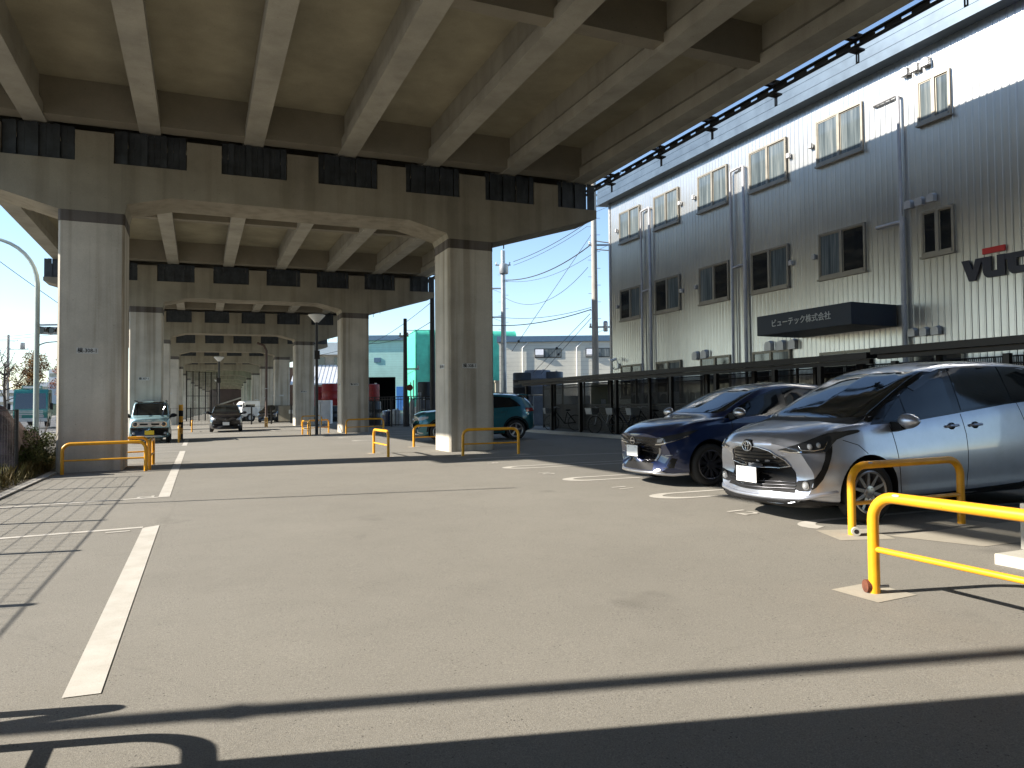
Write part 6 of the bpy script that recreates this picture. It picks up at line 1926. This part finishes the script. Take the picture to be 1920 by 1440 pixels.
# ---------------------------------------------------------------- black compact facing the camera, farther off
rt = car_root("hatchback", "black compact car facing the camera far down the aisle", (1.36, 41.7), R(88))
c = hatch(rt, M['car_black'], L=3.9, W=1.69, H=1.55, axles=(0.8, 3.3), wheel_r=0.30)
c.fboth("headlamp", [(0.52, 0.66), (0.72, 0.66), (0.80, 0.76), (0.76, 0.82), (0.62, 0.78), (0.52, 0.72)], M['lamp_lens'], off=0.008, cell=0.03)
c.patch("lower_intake", [(-0.45, 0.24), (0.45, 0.24), (0.40, 0.36), (-0.40, 0.36)], 'front', M['black'], off=0.005, cell=0.05)
c.fboth("fog_lamp", [(0.60, 0.34), (0.68, 0.34), (0.68, 0.41), (0.60, 0.41)], M['lamp_lens'], off=0.008, cell=0.03)
c.plate(0.47, M['white_plate'])
hit, no = c.surf((0, 0.70), 'front')
b = MB(); b.tube(ring_pts(0, 0.70, 0.05, 0.045, x=hit.x - 0.014), 0.007, 6, closed=True); b.build("badge", M['chrome'], rt)
c.mirror(1.2, 0.985, M['car_black'], 0.18)
c.wheels(8, 0.195, width=0.18, inset=0.012)
# two more cars beyond the low fence, seen by their lamps and bonnets
for k, (fr, lb, pt) in enumerate((((5.2, 63.5), "dark car with gleaming headlamp beyond the low fence, left of the pair", 'car_black'), ((6.6, 64.5), "dark grey car with bright bonnet beyond the low fence, right of the pair", 'car_black'))):
    rt = car_root("hatchback", lb, fr, R(70 - 30 * k))
    c = hatch(rt, M[pt], L=4.0, W=1.69, H=1.5)
    c.fboth("headlamp", [(0.50, 0.64), (0.72, 0.64), (0.80, 0.74), (0.74, 0.78), (0.52, 0.72)], M['lamp_lens'], off=0.008, cell=0.04)
    c.plate(0.47, M['white_plate'])
    c.wheels(8, 0.195)

# ---------------------------------------------------------------- trucks
def truck(label, u, v, ang, w, h, cab_mat, group=None, box_mat=None, length=7.0, sign=False):
    t = thing("truck", label, "truck", (u, v, 0), (0, 0, ang), group)
    hw = w / 2
    def cabprof(k): return [(0.10, 0.55), (0.0, 0.75), (0.02, 1.35), (0.22, h - 0.25), (0.45, h), (1.75, h), (1.75, 0.55)]
    b = MB(); b.prism(cabprof(0), 'y', -hw, hw)
    bmesh.ops.bevel(b.bm, geom=b.bm.edges[:], offset=0.05, segments=2, affect='EDGES')
    b.build("cab", cab_mat, t, smooth=True, ang=40)
    zt = h - 0.32; zb = 1.42
    fx = lambda z: lerp(0.02, 0.22, (z - 1.35) / (h - 1.6))
    b = MB(); b.hexa([(fx(zb) - 0.012, -hw + 0.12, zb), (fx(zb) - 0.012, hw - 0.12, zb), (fx(zb) + 0.03, hw - 0.12, zb), (fx(zb) + 0.03, -hw + 0.12, zb), (fx(zt) - 0.012, -hw + 0.18, zt), (fx(zt) - 0.012, hw - 0.18, zt), (fx(zt) + 0.03, hw - 0.18, zt), (fx(zt) + 0.03, -hw + 0.18, zt)])
    b.build("windscreen", M['glass_clear'], t)
    for sd in (-1, 1):
        b = MB(); b.hexa([(0.25, sd * (hw + 0.006), zb), (1.25, sd * (hw + 0.006), zb), (1.25, sd * (hw - 0.02), zb), (0.25, sd * (hw - 0.02), zb), (0.42, sd * (hw + 0.006), zt), (1.25, sd * (hw + 0.006), zt), (1.25, sd * (hw - 0.02), zt), (0.42, sd * (hw - 0.02), zt)])
        b.build("side_window", M['glass'], t)
        b = MB(); b.box(-0.02, sd * (hw - 0.42) - 0.17, 0.72, 0.03, sd * (hw - 0.42) + 0.17, 0.92, 0.02); b.build("headlamp", M['lamp_lens'], t)
        b = MB(); b.tube([(0.2, sd * hw, h - 0.3), (0.05, sd * (hw + 0.25), h - 0.35), (0.05, sd * (hw + 0.25), 1.5)], 0.015, 6); b.box(0.02, sd * (hw + 0.25) - 0.10, 1.35, 0.08, sd * (hw + 0.25) + 0.10, 1.85, 0.015); b.build("mirror", M['black'], t)
    b = MB()
    for z in (0.95, 1.08, 1.21): b.box(-0.015, -hw + 0.3, z, 0.02, hw - 0.3, z + 0.07)
    b.box(-0.08, -hw + 0.02, 0.42, 0.15, hw - 0.02, 0.70, 0.02); b.build("bumper", M['galv'], t)
    if sign:
        b = MB(); b.box(0.5, -hw * 0.6, h + 0.02, 0.62, hw * 0.6, h + 0.28, 0.02); b.build("roof_sign", cab_mat, t)
        b = MB(); b.box(0.49, -hw * 0.5, h + 0.08, 0.499, hw * 0.5, h + 0.22); b.build("sign_face", M['awning'], t)
    b = MB(); b.box(1.85, -hw, 0.85, length, hw, 0.98)
    for x in [lerp(1.9, length - 0.1, k / 6) for k in range(7)]: b.box(x, -hw - 0.005, 0.98, x + 0.06, hw + 0.005, h * 0.62)
    b.box(1.86, -hw + 0.01, 0.98, length - 0.01, hw - 0.01, h * 0.60); b.build("load_bed", box_mat or cab_mat, t)
    for x in (0.85, length - 1.2):
        for sd in (-1, 1):
            b = MB(); b.cyl((x, sd * (hw - 0.28), 0.42), (x, sd * (hw - 0.0), 0.42), 0.42, n=24); wh = b.build("wheel", M['rubber'], t)
            b = MB(); b.cyl((x, sd * (hw - 0.02), 0.42), (x, sd * (hw + 0.012), 0.42), 0.22, n=16); b.build("rim", M['galv'], wh)
M['truck_green'] = car_paint("truck_green", (0.012, 0.17, 0.15), 0.1, 0.4)
truck("green truck with roof sign on the road, between the street lamp and the left column", -12.0, 66, R(90), 2.3, 2.95, M['truck_green'], sign=True)
truck("white flatbed truck beyond the black car under the viaduct", 3.4, 72, R(20), 1.7, 2.0, M['car_white'], length=5.0)
# ================================================================ unseen blockers added to darken the foreground
M["dark_wall"] = simple("dark_wall", (0.045, 0.045, 0.048), 0.8)
t = thing("sky_blocker", "added dark building behind the camera, unseen, to block sky light", "building", (4, -7, 0))
b = MB(); b.box(-7.5, -16, -0.2, 12, -4.0, 7.4); b.build("wall", M['dark_wall'], t, world=True)
b = MB(); b.box(-4, -4.06, 0, 2, -4.003, 4); b.box(5, -4.06, 0, 11, -4.003, 4); b.build("shutter", M['screen'], t, world=True)

t = thing("side_sky_blocker", "added dark hoarding outside the view to the left, to block low sky light", "hoarding", (-7.2, -6, 0))  # board added out of view to cut low sky light from the left
b = MB(); b.box(-7.25, -15, 0.0, -7.15, 0.6, 4.6); b.build("board", M["dark_wall"], t, world=True)
b = MB()
for k in range(8): b.box(-7.14, -14.8 + 2.1 * k, 0, -7.06, -14.72 + 2.1 * k, 4.6)
b.build("post", M["dark_steel"], t, world=True)
